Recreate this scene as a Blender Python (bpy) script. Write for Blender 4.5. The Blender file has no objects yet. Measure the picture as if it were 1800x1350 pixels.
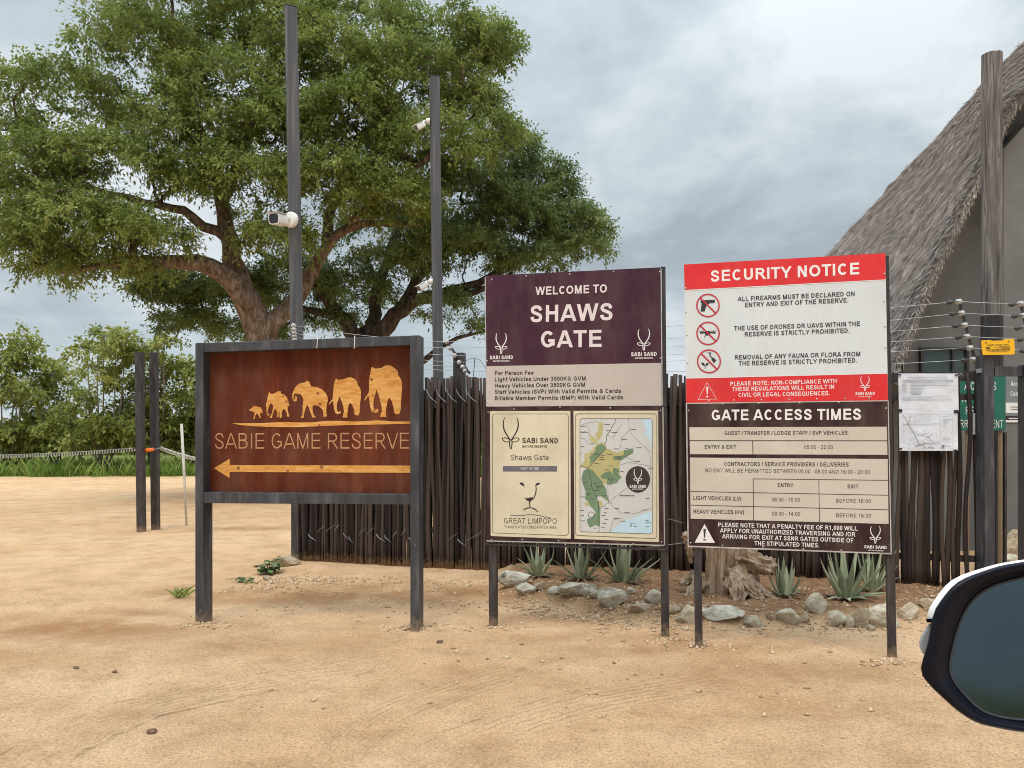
import bpy, bmesh, math, random
import numpy as np
from mathutils import Vector, Matrix, noise as mnoise

random.seed(7)
rng = np.random.default_rng(11)
S = bpy.context.scene
COL = S.collection

# ------------------------------------------------------------------ camera
F, CX, HY, EYE = 1400.0, 900.0, 765.0, 1.5
cd = bpy.data.cameras.new("camera"); cam = bpy.data.objects.new("camera", cd); COL.objects.link(cam)
cd.sensor_width = 36.0; cd.lens = 36.0 * F / 1800.0
cd.shift_y = (HY - 675.0) / 1800.0
cd.clip_start = 0.05; cd.clip_end = 3000
cam.location = (0, 0, EYE); cam.rotation_euler = (math.radians(90), 0, 0)
S.camera = cam

# ------------------------------------------------------------------ sky and sun (overcast)
SUN_EL, SUN_AZ = math.radians(58), math.radians(200)      # azimuth clockwise from +Y: behind the viewer
w = bpy.data.worlds.new("World"); S.world = w; w.use_nodes = True
nt = w.node_tree; nt.nodes.clear(); N = nt.nodes.new; L = nt.links.new
out = N('ShaderNodeOutputWorld'); bg = N('ShaderNodeBackground'); L(bg.outputs[0], out.inputs[0])
bg.inputs[1].default_value = 0.1
sky = N('ShaderNodeTexSky'); sky.sky_type = 'NISHITA'; sky.sun_disc = False
sky.sun_elevation = SUN_EL; sky.sun_rotation = SUN_AZ; sky.altitude = 300; sky.dust_density = 2.0
geo = N('ShaderNodeTexCoord'); sep = N('ShaderNodeSeparateXYZ'); L(geo.outputs['Generated'], sep.inputs[0])
def wm(op, a, b=None, c=None):
    n = N('ShaderNodeMath'); n.operation = op
    for i, x in enumerate((a, b, c)):
        if x is None: continue
        if isinstance(x, (int, float)): n.inputs[i].default_value = x
        else: L(x, n.inputs[i])
    return n.outputs[0]
zc = wm('MAXIMUM', sep.outputs[2], 0.0)
den = wm('ADD', zc, 0.30)
cu = N('ShaderNodeCombineXYZ')
L(wm('DIVIDE', sep.outputs[0], den), cu.inputs[0]); L(wm('DIVIDE', sep.outputs[1], den), cu.inputs[1])
def wnoise(scale, det, rough, dist, off):
    m = N('ShaderNodeMapping'); m.inputs['Location'].default_value = off; L(cu.outputs[0], m.inputs[0])
    m.inputs['Scale'].default_value = (0.85, 0.8, 1.0)
    n = N('ShaderNodeTexNoise'); n.inputs['Scale'].default_value = scale; n.inputs['Detail'].default_value = det
    n.inputs['Roughness'].default_value = rough; n.inputs['Distortion'].default_value = dist
    L(m.outputs[0], n.inputs['Vector']); return n.outputs['Fac']
n1 = wnoise(1.7, 8, 0.52, 0.3, (3.1, 1.7, 0.4)); n2 = wnoise(5.5, 7, 0.6, 0.4, (8.3, 4.4, 1.0))
cl = wm('ADD', wm('MULTIPLY', n1, 0.72), wm('MULTIPLY', n2, 0.28))
rmp = N('ShaderNodeValToRGB'); L(cl, rmp.inputs[0])
e = rmp.color_ramp.elements
e[0].position = 0.40; e[0].color = (0.375, 0.432, 0.47, 1)
e[1].position = 0.61; e[1].color = (0.71, 0.76, 0.785, 1)
k = rmp.color_ramp.elements.new(0.50); k.color = (0.50, 0.57, 0.61, 1)
# pale gap low over the horizon, brighter overhead as under a real overcast
lowm = wm('SUBTRACT', 1.0, wm('MINIMUM', wm('DIVIDE', zc, 0.16), 1.0))
mixl = N('ShaderNodeMix'); mixl.data_type = 'RGBA'; L(wm('MULTIPLY', lowm, 0.45), mixl.inputs[0])
L(rmp.outputs[0], mixl.inputs[6]); mixl.inputs[7].default_value = (0.60, 0.71, 0.765, 1)
boost = wm('MULTIPLY', wm('ADD', 0.90, wm('MULTIPLY', wm('POWER', zc, 3.6), 4.2)), 10.0)
vm = N('ShaderNodeVectorMath'); vm.operation = 'SCALE'; L(mixl.outputs[2], vm.inputs[0]); L(boost, vm.inputs[3])
mixs = N('ShaderNodeMix'); mixs.data_type = 'RGBA'; mixs.inputs[0].default_value = 0.92
L(sky.outputs[0], mixs.inputs[6]); L(vm.outputs[0], mixs.inputs[7]); L(mixs.outputs[2], bg.inputs[0])
sd = bpy.data.lights.new("sun", 'SUN'); sd.energy = 1.5; sd.angle = math.radians(22); sd.color = (1.0, 0.95, 0.88)
so = bpy.data.objects.new("sun", sd); COL.objects.link(so)
sdir = Vector((math.sin(SUN_AZ) * math.cos(SUN_EL), math.cos(SUN_AZ) * math.cos(SUN_EL), math.sin(SUN_EL)))
so.rotation_euler = sdir.to_track_quat('Z', 'Y').to_euler(); so.location = (0, 0, 30)
S.view_settings.view_transform = 'Standard'; S.view_settings.look = 'None'
S.view_settings.exposure = 0.25; S.view_settings.gamma = 1.0
S.render.engine = 'CYCLES'; S.cycles.max_bounces = 6; S.cycles.use_denoising = True; S.cycles.denoising_input_passes = 'RGB_ALBEDO_NORMAL'; S.cycles.denoising_prefilter = 'ACCURATE'; S.cycles.use_adaptive_sampling = False; S.cycles.filter_width = 1.0

# ------------------------------------------------------------------ helpers
def P(px, py, d):                        # a point seen at (px, py) standing d metres ahead
    return np.array([(px - CX) / F * d, d, EYE - (py - HY) / F * d])
def crop(x0, y0, s):                     # measurements taken in an enlarged view
    return lambda X, Y: (x0 + X / s, y0 + Y / s)
cA = crop(340, 580, 4.2857); cB = crop(840, 460, 5.0943); cC = crop(840, 710, 5.0943)
cD = crop(1190, 440, 4.5); cE = crop(1190, 695, 4.5); cH = crop(1570, 645, 8.4385)
cK = crop(430, 630, 10.387); cL = crop(570, 630, 10.387); cM = crop(1010, 730, 6.28)
cG = crop(1660, 580, 6.75)

class MB:                                # collects vertices and faces for ONE mesh object
    def __init__(s): s.v = []; s.f = []
    def add(s, vs, fs):
        b = len(s.v); s.v.extend([tuple(map(float, q)) for q in vs]); s.f.extend([tuple(i + b for i in q) for q in fs])
    def hexa(s, a, b):                   # bottom ring a (4), top ring b (4)
        s.add(list(a) + list(b), [(3, 2, 1, 0), (4, 5, 6, 7)] + [(i, (i + 1) % 4, 4 + (i + 1) % 4, 4 + i) for i in range(4)])
    def box(s, c, u, v, w):              # centre and three half-axis vectors
        c, u, v, w = map(np.asarray, (c, u, v, w))
        s.hexa([c - u - v - w, c + u - v - w, c + u + v - w, c - u + v - w], [c - u - v + w, c + u - v + w, c + u + v + w, c - u + v + w])
    def tube(s, pts, r, n=8, cap=True, twist=0.0):
        pts = [np.asarray(p, float) for p in pts]; m = len(pts)
        rs = [r] * m if np.isscalar(r) else list(r)
        vs = []; t0 = None
        for i in range(m):
            t = pts[min(i + 1, m - 1)] - pts[max(i - 1, 0)]; t /= (np.linalg.norm(t) + 1e-12)
            if t0 is None:
                a = np.array([0, 0, 1.0]) if abs(t[2]) < 0.9 else np.array([1.0, 0, 0])
                u = np.cross(a, t); u /= np.linalg.norm(u)
            else:
                u = u - t * np.dot(u, t); u /= (np.linalg.norm(u) + 1e-12)
            t0 = t; wv = np.cross(t, u)
            for j in range(n):
                an = 2 * math.pi * j / n + twist
                vs.append(pts[i] + rs[i] * (math.cos(an) * u + math.sin(an) * wv))
        fs = [(i * n + j, i * n + (j + 1) % n, (i + 1) * n + (j + 1) % n, (i + 1) * n + j) for i in range(m - 1) for j in range(n)]
        if cap: fs += [tuple(range(n - 1, -1, -1)), tuple((m - 1) * n + j for j in range(n))]
        s.add(vs, fs)
    def poly(s, front, back=None):       # an outline, with thickness when a back ring is given
        n = len(front)
        if back is None: s.add(front, [tuple(range(n))])
        else: s.add(list(front) + list(back), [tuple(range(n)), tuple(range(2 * n - 1, n - 1, -1))] + [(j, n + j, n + (j + 1) % n, (j + 1) % n) for j in range(n)])
    def build(s, name, m, parent=None, smooth=False, bevel=0.0, loc=None):
        return link(name, np.array(s.v), s.f, m, parent, smooth, bevel, loc)
def link(name, v, f, m, parent=None, smooth=False, bevel=0.0, loc=None):
    v = np.asarray(v, float)
    org = np.array(parent['_o']) if parent is not None else (np.array(loc) if loc is not None else np.zeros(3))
    me = bpy.data.meshes.new(name); me.from_pydata([tuple(q) for q in (v - org)], [], f); me.validate(); me.update()
    return finish(name, me, m, parent, org, smooth, bevel)
def finish(name, me, m, parent, org, smooth, bevel=0.0):
    me.materials.append(m)
    if smooth: me.polygons.foreach_set('use_smooth', [True] * len(me.polygons))
    o = bpy.data.objects.new(name, me); COL.objects.link(o)
    if parent is not None: o.parent = parent; o['_o'] = list(parent['_o'])
    else: o.location = org; o['_o'] = [float(x) for x in org]
    if bevel:
        b = o.modifiers.new('bevel', 'BEVEL'); b.width = bevel; b.segments = 2; b.limit_method = 'ANGLE'
    return o
def link_np(name, v, quads, m, parent=None, loc=None, attr=None, smooth=False):
    org = np.array(parent['_o']) if parent is not None else (np.array(loc) if loc is not None else np.zeros(3))
    v = (np.asarray(v, np.float32) - org.astype(np.float32)); q = np.asarray(quads, np.int32); k = q.shape[1]
    me = bpy.data.meshes.new(name); me.vertices.add(len(v)); me.vertices.foreach_set('co', v.ravel())
    me.loops.add(q.size); me.loops.foreach_set('vertex_index', q.ravel())
    me.polygons.add(len(q)); me.polygons.foreach_set('loop_start', np.arange(0, q.size, k, dtype=np.int32))
    try: me.polygons.foreach_set('loop_total', np.full(len(q), k, np.int32))
    except Exception: pass
    me.update(calc_edges=True)
    if attr:
        for an, av in attr.items():
            a = me.attributes.new(an, 'FLOAT', 'POINT'); a.data.foreach_set('value', np.asarray(av, np.float32))
    return finish(name, me, m, parent, org, smooth)
def tag(o, label=None, cat=None, group=None, kind=None):
    if label: o['label'] = label
    if cat: o['category'] = cat
    if group: o['group'] = group
    if kind: o['kind'] = kind
    return o
def thing(name, label, cat, loc, group=None):
    o = bpy.data.objects.new(name, None); COL.objects.link(o); o.empty_display_size = 0.1
    o.location = [float(x) for x in loc]; o['_o'] = [float(x) for x in loc]
    return tag(o, label, cat, group)

# ------------------------------------------------------------------ materials
def mat(name, cols, scale=4.0, detail=6, rough=0.6, bump=0.0, bscale=None, stretch=(1, 1, 1), metal=0.0, spec=0.5,
        speck=None, attr=None, pos=(0.35, 0.65), bdist=0.01, rvar=0.0, dist=0.0, transl=0.0, dust=0.0, splash=0.0):
    m = bpy.data.materials.new(name); m.use_nodes = True; t = m.node_tree; nd = t.nodes; ln = t.links.new
    b = nd['Principled BSDF']; b.inputs['Roughness'].default_value = rough; b.inputs['Metallic'].default_value = metal
    b.inputs['Specular IOR Level'].default_value = spec
    tc = nd.new('ShaderNodeTexCoord'); mp = nd.new('ShaderNodeMapping'); mp.inputs['Scale'].default_value = stretch
    ln(tc.outputs['Object'], mp.inputs[0])
    n = nd.new('ShaderNodeTexNoise'); n.inputs['Scale'].default_value = scale; n.inputs['Detail'].default_value = detail
    n.inputs['Roughness'].default_value = 0.6; n.inputs['Distortion'].default_value = dist; ln(mp.outputs[0], n.inputs['Vector'])
    fac = n.outputs['Fac']
    if attr:
        a = nd.new('ShaderNodeAttribute'); a.attribute_name = attr
        mx = nd.new('ShaderNodeMath'); mx.operation = 'MULTIPLY_ADD'; ln(a.outputs['Fac'], mx.inputs[0]); mx.inputs[1].default_value = 0.6
        ma = nd.new('ShaderNodeMath'); ma.operation = 'MULTIPLY'; ln(fac, ma.inputs[0]); ma.inputs[1].default_value = 0.42
        ln(ma.outputs[0], mx.inputs[2]); fac = mx.outputs[0]
    r = nd.new('ShaderNodeValToRGB'); ln(fac, r.inputs[0]); el = r.color_ramp.elements
    el[0].position = pos[0]; el[1].position = pos[1]; el[0].color = (*cols[0], 1); el[1].color = (*cols[-1], 1)
    for i, c in enumerate(cols[1:-1]):
        x = el.new(pos[0] + (pos[1] - pos[0]) * (i + 1) / (len(cols) - 1)); x.color = (*c, 1)
    col = r.outputs[0]
    if speck:                            # (colour, scale, threshold): flecks with a shape of their own
        v = nd.new('ShaderNodeTexNoise'); v.inputs['Scale'].default_value = speck[1]; v.inputs['Detail'].default_value = 3
        ln(mp.outputs[0] if len(speck) > 3 else tc.outputs['Object'], v.inputs['Vector'])
        g = nd.new('ShaderNodeMapRange'); g.inputs[1].default_value = speck[2]; g.inputs[2].default_value = speck[2] + 0.06; ln(v.outputs['Fac'], g.inputs[0])
        mm = nd.new('ShaderNodeMix'); mm.data_type = 'RGBA'; ln(g.outputs[0], mm.inputs[0]); ln(col, mm.inputs[6]); mm.inputs[7].default_value = (*speck[0], 1)
        col = mm.outputs[2]
    if dust:                             # blown dust and fading, in uneven patches and rain streaks
        dn = nd.new('ShaderNodeTexNoise'); dn.inputs['Scale'].default_value = 2.6; dn.inputs['Detail'].default_value = 9; dn.inputs['Roughness'].default_value = .68
        dm = nd.new('ShaderNodeMapping'); dm.inputs['Scale'].default_value = (2.2, 2.2, .9); ln(tc.outputs['Object'], dm.inputs[0]); ln(dm.outputs[0], dn.inputs['Vector'])
        dg = nd.new('ShaderNodeMapRange'); dg.inputs[1].default_value = .42; dg.inputs[2].default_value = .72; dg.inputs[4].default_value = dust; ln(dn.outputs['Fac'], dg.inputs[0])
        dx = nd.new('ShaderNodeMix'); dx.data_type = 'RGBA'; ln(dg.outputs[0], dx.inputs[0]); ln(col, dx.inputs[6]); dx.inputs[7].default_value = (.42, .34, .25, 1); col = dx.outputs[2]
    if splash:                           # sandy splash on the lowest part of a post
        sz = nd.new('ShaderNodeSeparateXYZ'); ln(tc.outputs['Object'], sz.inputs[0]); sn = nd.new('ShaderNodeTexNoise'); sn.inputs['Scale'].default_value = 28; sn.inputs['Detail'].default_value = 6; ln(tc.outputs['Object'], sn.inputs['Vector'])
        sm = nd.new('ShaderNodeMath'); sm.operation = 'MULTIPLY_ADD'; ln(sn.outputs['Fac'], sm.inputs[0]); sm.inputs[1].default_value = -.26; ln(sz.outputs[2], sm.inputs[2])
        sg = nd.new('ShaderNodeMapRange'); sg.inputs[1].default_value = -.02; sg.inputs[2].default_value = -.14; sg.inputs[3].default_value = 0; sg.inputs[4].default_value = splash; ln(sm.outputs[0], sg.inputs[0])
        sx_ = nd.new('ShaderNodeMix'); sx_.data_type = 'RGBA'; ln(sg.outputs[0], sx_.inputs[0]); ln(col, sx_.inputs[6]); sx_.inputs[7].default_value = (.42, .28, .16, 1); col = sx_.outputs[2]
    ln(col, b.inputs['Base Color'])
    if rvar:
        rr = nd.new('ShaderNodeMapRange'); ln(n.outputs['Fac'], rr.inputs[0]); rr.inputs[1].default_value = 0.3; rr.inputs[2].default_value = 0.7
        rr.inputs[3].default_value = rough - rvar; rr.inputs[4].default_value = rough + rvar; ln(rr.outputs[0], b.inputs['Roughness'])
    if bump:
        bn = nd.new('ShaderNodeTexNoise'); bn.inputs['Scale'].default_value = bscale or scale * 4; bn.inputs['Detail'].default_value = 6
        bn.inputs['Roughness'].default_value = 0.65; ln(mp.outputs[0], bn.inputs['Vector'])
        bp = nd.new('ShaderNodeBump'); bp.inputs['Strength'].default_value = bump; bp.inputs['Distance'].default_value = bdist
        ln(bn.outputs['Fac'], bp.inputs['Height']); ln(bp.outputs[0], b.inputs['Normal'])
    if transl:
        tr = nd.new('ShaderNodeBsdfTranslucent'); ln(col, tr.inputs[0]); ms = nd.new('ShaderNodeMixShader'); ms.inputs[0].default_value = transl
        ln(b.outputs[0], ms.inputs[1]); ln(tr.outputs[0], ms.inputs[2]); ln(ms.outputs[0], nd['Material Output'].inputs[0])
    return m
M = {}
M['steel'] = mat('dark_steel', [(.028, .029, .034), (.050, .051, .058), (.125, .125, .133)], 3.0, 10, .5, .15, 40, (5, 5, .9), spec=.4, rvar=.12, pos=(.3, .75), speck=((.17, .165, .16), 16, .70, 1), splash=.5)
M['steel2'] = mat('weathered_pole_steel', [(.055, .055, .062), (.085, .084, .09), (.16, .155, .15)], 2.0, 8, .55, .15, 30, (9, 9, .35), spec=.4, pos=(.32, .72))
M['black_steel'] = mat('black_leg_steel', [(.018, .015, .017), (.034, .029, .031), (.06, .052, .052)], 5, 8, .45, .1, 40, (4, 4, 1), spec=.5, speck=((.22, .2, .18), 60, .72), splash=.5)
M['rust'] = mat('rust_brown_plate', [(.078, .0155, .0065), (.108, .022, .0088), (.17, .042, .016)], 1.8, 9, .7, .06, 60, (5, 5, .5), spec=.15, pos=(.3, .72), dust=.10)
M['pine'] = mat('varnished_pine', [(.53, .22, .042), (.66, .32, .078), (.73, .41, .14)], 3.0, 8, .45, .08, 30, (2.2, 3, 12), spec=.3, dist=1.1, speck=((.22, .07, .02), 6.5, .70))
M['knot'] = mat('dark_wood_knot', [(.20, .065, .02), (.34, .13, .04)], 30, 4, .5)
M['cut'] = mat('routed_letter_wood', [(.42, .20, .085), (.55, .29, .14)], 20, 5, .6)
M['purple'] = mat('aubergine_sign_vinyl', [(.045, .0125, .026), (.054, .0155, .031), (.064, .020, .037)], 1.6, 5, .42, .04, 5, spec=.25, bdist=.02, speck=((.26, .22, .2), 70, .735), dust=.10)
M['brown'] = mat('dark_brown_sign_vinyl', [(.026, .0105, .013), (.033, .0135, .016), (.042, .018, .021)], 2, 5, .42, .04, 5, spec=.25, speck=((.30, .26, .24), 90, .72), dust=.16)
M['cream'] = mat('cream_sign_vinyl', [(.535, .485, .41), (.57, .52, .445), (.60, .55, .475)], 2.5, 6, .42, spec=.35, speck=((.30, .24, .18), 85, .745), dust=.22)
M['card'] = mat('pale_yellow_card', [(.60, .54, .39), (.66, .60, .445), (.68, .62, .46)], 3, 6, .42, spec=.35, dust=.18)
M['taupe'] = mat('taupe_sign_vinyl', [(.49, .435, .395), (.52, .465, .425), (.545, .49, .445)], 2.0, 5, .4, spec=.4, speck=((.36, .30, .25), 60, .74), dust=.18)
M['red'] = mat('red_sign_vinyl', [(.60, .016, .020), (.66, .021, .026), (.70, .03, .034)], 2, 5, .34, .03, 6, spec=.45, dust=.10)
M['white'] = mat('grey_white_sign_vinyl', [(.595, .64, .665), (.63, .675, .70), (.66, .70, .72)], 1.5, 6, .36, spec=.4, speck=((.5, .5, .48), 70, .74), dust=.16)
M['ink_white'] = mat('white_ink', [(.76, .72, .71), (.82, .78, .77)], 8, 4, .45)
M['ink_pink'] = mat('pale_pink_ink', [(.66, .585, .595), (.74, .665, .675)], 12, 4, .5)
M['ink_black'] = mat('black_ink', [(.018, .016, .018), (.03, .027, .03)], 8, 4, .45)
M['ink_brown'] = mat('brown_black_ink', [(.025, .02, .018), (.04, .03, .028)], 8, 4, .45)
M['ink_grey'] = mat('grey_purple_ink', [(.12, .11, .14), (.15, .14, .17)], 8, 4, .45)
M['sign_red'] = mat('prohibition_red_ink', [(.44, .02, .045), (.52, .03, .055)], 8, 4, .4)
M['map_land'] = mat('map_grey', [(.54, .545, .53), (.58, .58, .565)], 7, 5, .42)
M['map_sea'] = mat('map_blue', [(.45, .63, .75), (.52, .69, .80)], 6, 5, .42)
M['map_khaki'] = mat('map_khaki', [(.42, .38, .17), (.50, .45, .21)], 6, 5, .42)
M['map_green'] = mat('map_green', [(.135, .215, .125), (.17, .26, .155)], 6, 5, .42)
M['alu'] = mat('bare_aluminium_edge', [(.42, .40, .38), (.6, .58, .56)], 12, 5, .45, metal=.4)
M['rivet'] = mat('rivet_metal', [(.4, .38, .37), (.6, .58, .56)], 20, 3, .4, metal=.6)
M['plastic_white'] = mat('white_plastic', [(.70, .69, .66), (.78, .77, .74)], 6, 5, .35, spec=.5)
M['plastic_black'] = mat('glossy_black_plastic', [(.010, .010, .014), (.018, .018, .024)], 6, 4, .18, spec=.6)
M['insul'] = mat('grey_insulator', [(.40, .39, .38), (.55, .54, .52)], 20, 4, .5)
M['insul_dark'] = mat('dark_insulator', [(.035, .033, .033), (.06, .055, .055)], 20, 4, .5)
M['wire'] = mat('galvanised_wire', [(.33, .34, .35), (.48, .49, .50)], 15, 4, .42, metal=.5)
M['pole'] = mat('dark_stained_pole', [(.013, .0085, .007), (.030, .0205, .0175), (.072, .050, .040)], 5, 8, .75, .5, 30, (5, 5, .5), spec=.25, pos=(.3, .72), attr='rnd', bdist=.006, splash=.6)
M['log'] = mat('grey_weathered_log', [(.05, .044, .042), (.155, .142, .137), (.33, .31, .30)], 3.2, 10, .85, .9, 10, (9, 9, .5), spec=.2, pos=(.3, .7), dist=.4, speck=((.02, .016, .016), 3.2, .62, 1), bdist=.012)
M['logdark'] = mat('tarred_log_base', [(.016, .014, .015), (.03, .027, .028), (.075, .07, .07)], 4, 8, .6, .4, 12, (5, 5, .5), spec=.35, pos=(.35, .8))
M['plaster'] = mat('grey_plaster', [(.135, .134, .130), (.16, .158, .153), (.19, .187, .18)], 1.2, 8, .85, .25, 60, spec=.2, bdist=.004)
M['plaster2'] = mat('shaded_recess_plaster', [(.07, .06, .055), (.10, .09, .08)], 2, 6, .85, spec=.2)  # wall plaster with the recess's shade put into its colour
M['thatch'] = mat('grey_thatch', [(.16, .138, .127), (.29, .255, .238), (.40, .36, .335)], 6, 8, .9, .5, 40, spec=.12, pos=(.28, .72), bdist=.03)
M['straw'] = mat('grey_thatch_straw', [(.215, .188, .173), (.30, .265, .246), (.40, .36, .333)], 2.2, 6, .9, spec=.12, pos=(.1, .85), attr='rnd')
M['strawedge'] = mat('pale_cut_straw', [(.22, .185, .16), (.38, .335, .295), (.54, .485, .43)], 6, 6, .9, spec=.12, pos=(.1, .9), attr='rnd')
M['frame'] = mat('dark_window_frame', [(.025, .02, .018), (.045, .037, .033)], 8, 5, .5)
M['glass'] = mat('dim_window_glass', [(.02, .035, .033), (.05, .075, .07)], 1.5, 3, .06, spec=.6)
M['green_sign'] = mat('bottle_green_sign', [(.006, .115, .082), (.009, .145, .10)], 3, 5, .35)
M['grey_sign'] = mat('grey_plaque', [(.16, .185, .195), (.20, .225, .235)], 3, 5, .4)
M['yellow'] = mat('warning_yellow_plastic', [(.80, .42, .006), (.86, .48, .012)], 5, 5, .4)
M['paper'] = mat('wrinkled_laminated_paper', [(.62, .64, .72), (.70, .72, .78), (.76, .77, .82)], 5, 6, .25, .5, 9, spec=.5, bdist=.02)
M['paper_ink'] = mat('faded_print', [(.20, .21, .25), (.30, .31, .36)], 20, 4, .5)
M['stump'] = mat('weathered_stump_wood', [(.18, .11, .065), (.43, .32, .225), (.64, .53, .41)], 3.2, 10, .9, 1.0, 10, (5, 5, .8), spec=.2, pos=(.3, .7), dist=1.2, bdist=.03)
M['aloe'] = mat('aloe_leaf', [(.17, .20, .12), (.29, .325, .20), (.43, .455, .31)], 6, 5, .5, spec=.35, attr='rnd')
M['dry'] = mat('dry_leaf', [(.17, .11, .065), (.30, .215, .14)], 10, 5, .8)
M['rock'] = mat('grey_rock', [(.28, .235, .17), (.56, .49, .37), (.78, .70, .57)], 6, 10, .9, 1.0, 14, spec=.2, pos=(.3, .7), bdist=.03, speck=((.30, .21, .12), 4, .58))
M['rockb'] = mat('blue_grey_rock', [(.27, .24, .185), (.54, .50, .40), (.78, .73, .61)], 7, 10, .9, 1.0, 16, spec=.15, pos=(.3, .7), bdist=.03, speck=((.15, .14, .12), 9, .58))
M['rockt'] = mat('tan_rock', [(.23, .17, .105), (.40, .32, .22), (.58, .50, .38)], 7, 9, .85, .9, 16, spec=.2, pos=(.3, .7), bdist=.03)
M['bark'] = mat('brown_bark', [(.06, .040, .029), (.19, .135, .10), (.36, .285, .225)], 5, 10, .9, 1.0, 12, (2.2, 2.2, .9), spec=.15, pos=(.3, .7), bdist=.05, dist=.5)
M['barkd'] = mat('dark_bark', [(.03, .023, .019), (.08, .063, .052), (.16, .13, .108)], 3.5, 9, .9, 1.0, 12, (2.2, 2.2, .8), spec=.15, pos=(.3, .7), bdist=.05, dist=.5)
M['leaf'] = mat('marula_leaf', [(.100, .146, .034), (.215, .28, .070), (.37, .415, .135)], .55, 4, .5, spec=.3, attr='rnd', pos=(.12, .88), transl=.42)
M['leafd'] = mat('dark_tree_leaf', [(.072, .115, .036), (.155, .215, .066), (.26, .315, .115)], .55, 4, .5, spec=.3, attr='rnd', pos=(.12, .88), transl=.4)
M['leafb'] = mat('bush_leaf', [(.115, .148, .032), (.26, .298, .07), (.47, .475, .15)], .45, 4, .5, spec=.3, attr='rnd', pos=(.12, .88), transl=.42)
M['twig'] = mat('pale_twig', [(.14, .12, .10), (.27, .235, .20)], 6, 5, .85)
M['weed'] = mat('weed_leaf', [(.07, .115, .03), (.15, .21, .07)], 8, 4, .5, transl=.2)
M['grass'] = mat('green_grass', [(.11, .20, .028), (.19, .30, .05), (.33, .40, .11)], .35, 5, .6, spec=.2, attr='rnd', pos=(.12, .88), transl=.25)
M['orange'] = mat('orange_handle', [(.75, .13, .01), (.82, .18, .02)], 8, 4, .45)
M['spring'] = mat('galvanised_spring', [(.48, .47, .44), (.66, .65, .61)], 30, 3, .4, metal=.35)
M['stake'] = mat('white_stake', [(.55, .50, .42), (.74, .71, .65)], 3, 6, .6, stretch=(5, 5, 1))
M['cap_white'] = mat('white_car_paint', [(.78, .79, .80), (.82, .83, .84)], 3, 2, .12, spec=.6)
M['bezel'] = mat('black_mirror_plastic', [(.0035, .004, .009), (.006, .007, .015)], 30, 4, .34, spec=.16)
M['bezel2'] = mat('grey_rim_plastic', [(.035, .037, .045), (.05, .052, .06)], 30, 4, .3, spec=.5)
M['lens'] = mat('clear_indicator_lens', [(.30, .31, .33), (.46, .47, .48)], 30, 4, .12, spec=.7)
M['mirror'] = mat('tinted_mirror_glass', [(.092, .12, .138), (.105, .135, .155)], 2, 2, .10, metal=1.0)
M['gravel'] = mat('loose_pebbles', [(.28, .165, .085), (.50, .345, .20), (.66, .52, .36)], 9, 5, .85, pos=(.1, .9), attr='rnd')
M['clod'] = mat('brown_clod', [(.10, .055, .03), (.20, .12, .07)], 20, 6, .9, .6, 60)
M['tie'] = mat('pale_cord', [(.42, .39, .34), (.62, .59, .54)], 20, 4, .7)
# ------------------------------------------------------------------ ground
def G(px, py):                           # where a pixel meets flat ground
    d = EYE * F / (py - HY); return np.array([(px - CX) / F * d, d])
def vnoise(x, y, s, seed):
    r = np.random.default_rng(seed); a = 0
    for i in range(6):
        an = r.uniform(0, 2 * math.pi); k = s * r.uniform(.6, 1.7); a = a + np.sin((x * math.cos(an) + y * math.sin(an)) * k + r.uniform(0, 6.28))
    return a / 6
BED = [G(872, 1052), G(960, 1062), G(1060, 1080), G(1150, 1092), G(1240, 1100), G(1330, 1103), G(1420, 1100), G(1500, 1098), G(1580, 1095), G(1680, 1090), G(1850, 1085)]
FE0, FE1 = np.array([-2.62, 9.55]), np.array([4.42, 7.45])      # the fence line
def seg_d(x, y, a, b):
    d = b - a; t = np.clip(((x - a[0]) * d[0] + (y - a[1]) * d[1]) / (d @ d), 0, 1)
    return np.hypot(x - a[0] - t * d[0], y - a[1] - t * d[1])
def bed_mask(x, y):
    bx = np.array([p[0] for p in BED]); by = np.array([p[1] for p in BED])
    front = np.interp(x, bx, by)
    wx = vnoise(x, y, 9, 5) * .06
    m = np.clip((y - front + .05 + wx) / .22, 0, 1) * np.clip((x - bx[0] + .05) / .25, 0, 1) * np.clip((bx[-1] + 1.5 - x) / .5, 0, 1)
    fy = FE0[1] + (x - FE0[0]) * (FE1[1] - FE0[1]) / (FE1[0] - FE0[0])
    return m * np.clip((fy + .5 - y) / .4, 0, 1)
def gh(x, y):
    x = np.asarray(x, float); y = np.asarray(y, float)
    near = np.exp(-np.maximum(0, np.hypot(x, y - 6) - 9) / 10)
    h = vnoise(x, y, 1.1, 1) * .018 * near + vnoise(x, y, 3.7, 2) * .007 * near + vnoise(x, y, .25, 3) * .03 * (1 - near)
    h = h + .085 * bed_mask(x, y)
    for q in (G(735, 1103), G(357, 1100), G(866, 1104), G(1169, 1126), G(1228, 1137), G(1570, 1169)): h = h + .016 * np.exp(-((x - q[0]) ** 2 + (y - q[1]) ** 2) / .018)
    c = G(540, 1003); h = h + .07 * np.exp(-((x - c[0]) ** 2 / .12 + (y - c[1]) ** 2 / .10))
    return h
def gz(p): return float(gh(p[0], p[1]))
def axis(lo, mid0, mid1, hi, step, grow):
    a = list(np.arange(mid0, mid1, step)); s = step
    while a[-1] < hi: s *= grow; a.append(a[-1] + s)
    s = step
    while a[0] > lo: s *= grow; a.insert(0, a[0] - s)
    return np.array(a)
gx = axis(-500, -7.5, 6.5, 500, .05, 1.12); gy = axis(-300, 2.6, 13, 700, .045, 1.10)
X, Y = np.meshgrid(gx, gy); X = X.ravel(); Y = Y.ravel(); Z = gh(X, Y)
nx, ny = len(gx), len(gy); ii = (np.arange(ny - 1)[:, None] * nx + np.arange(nx - 1)[None, :]).ravel()
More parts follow.
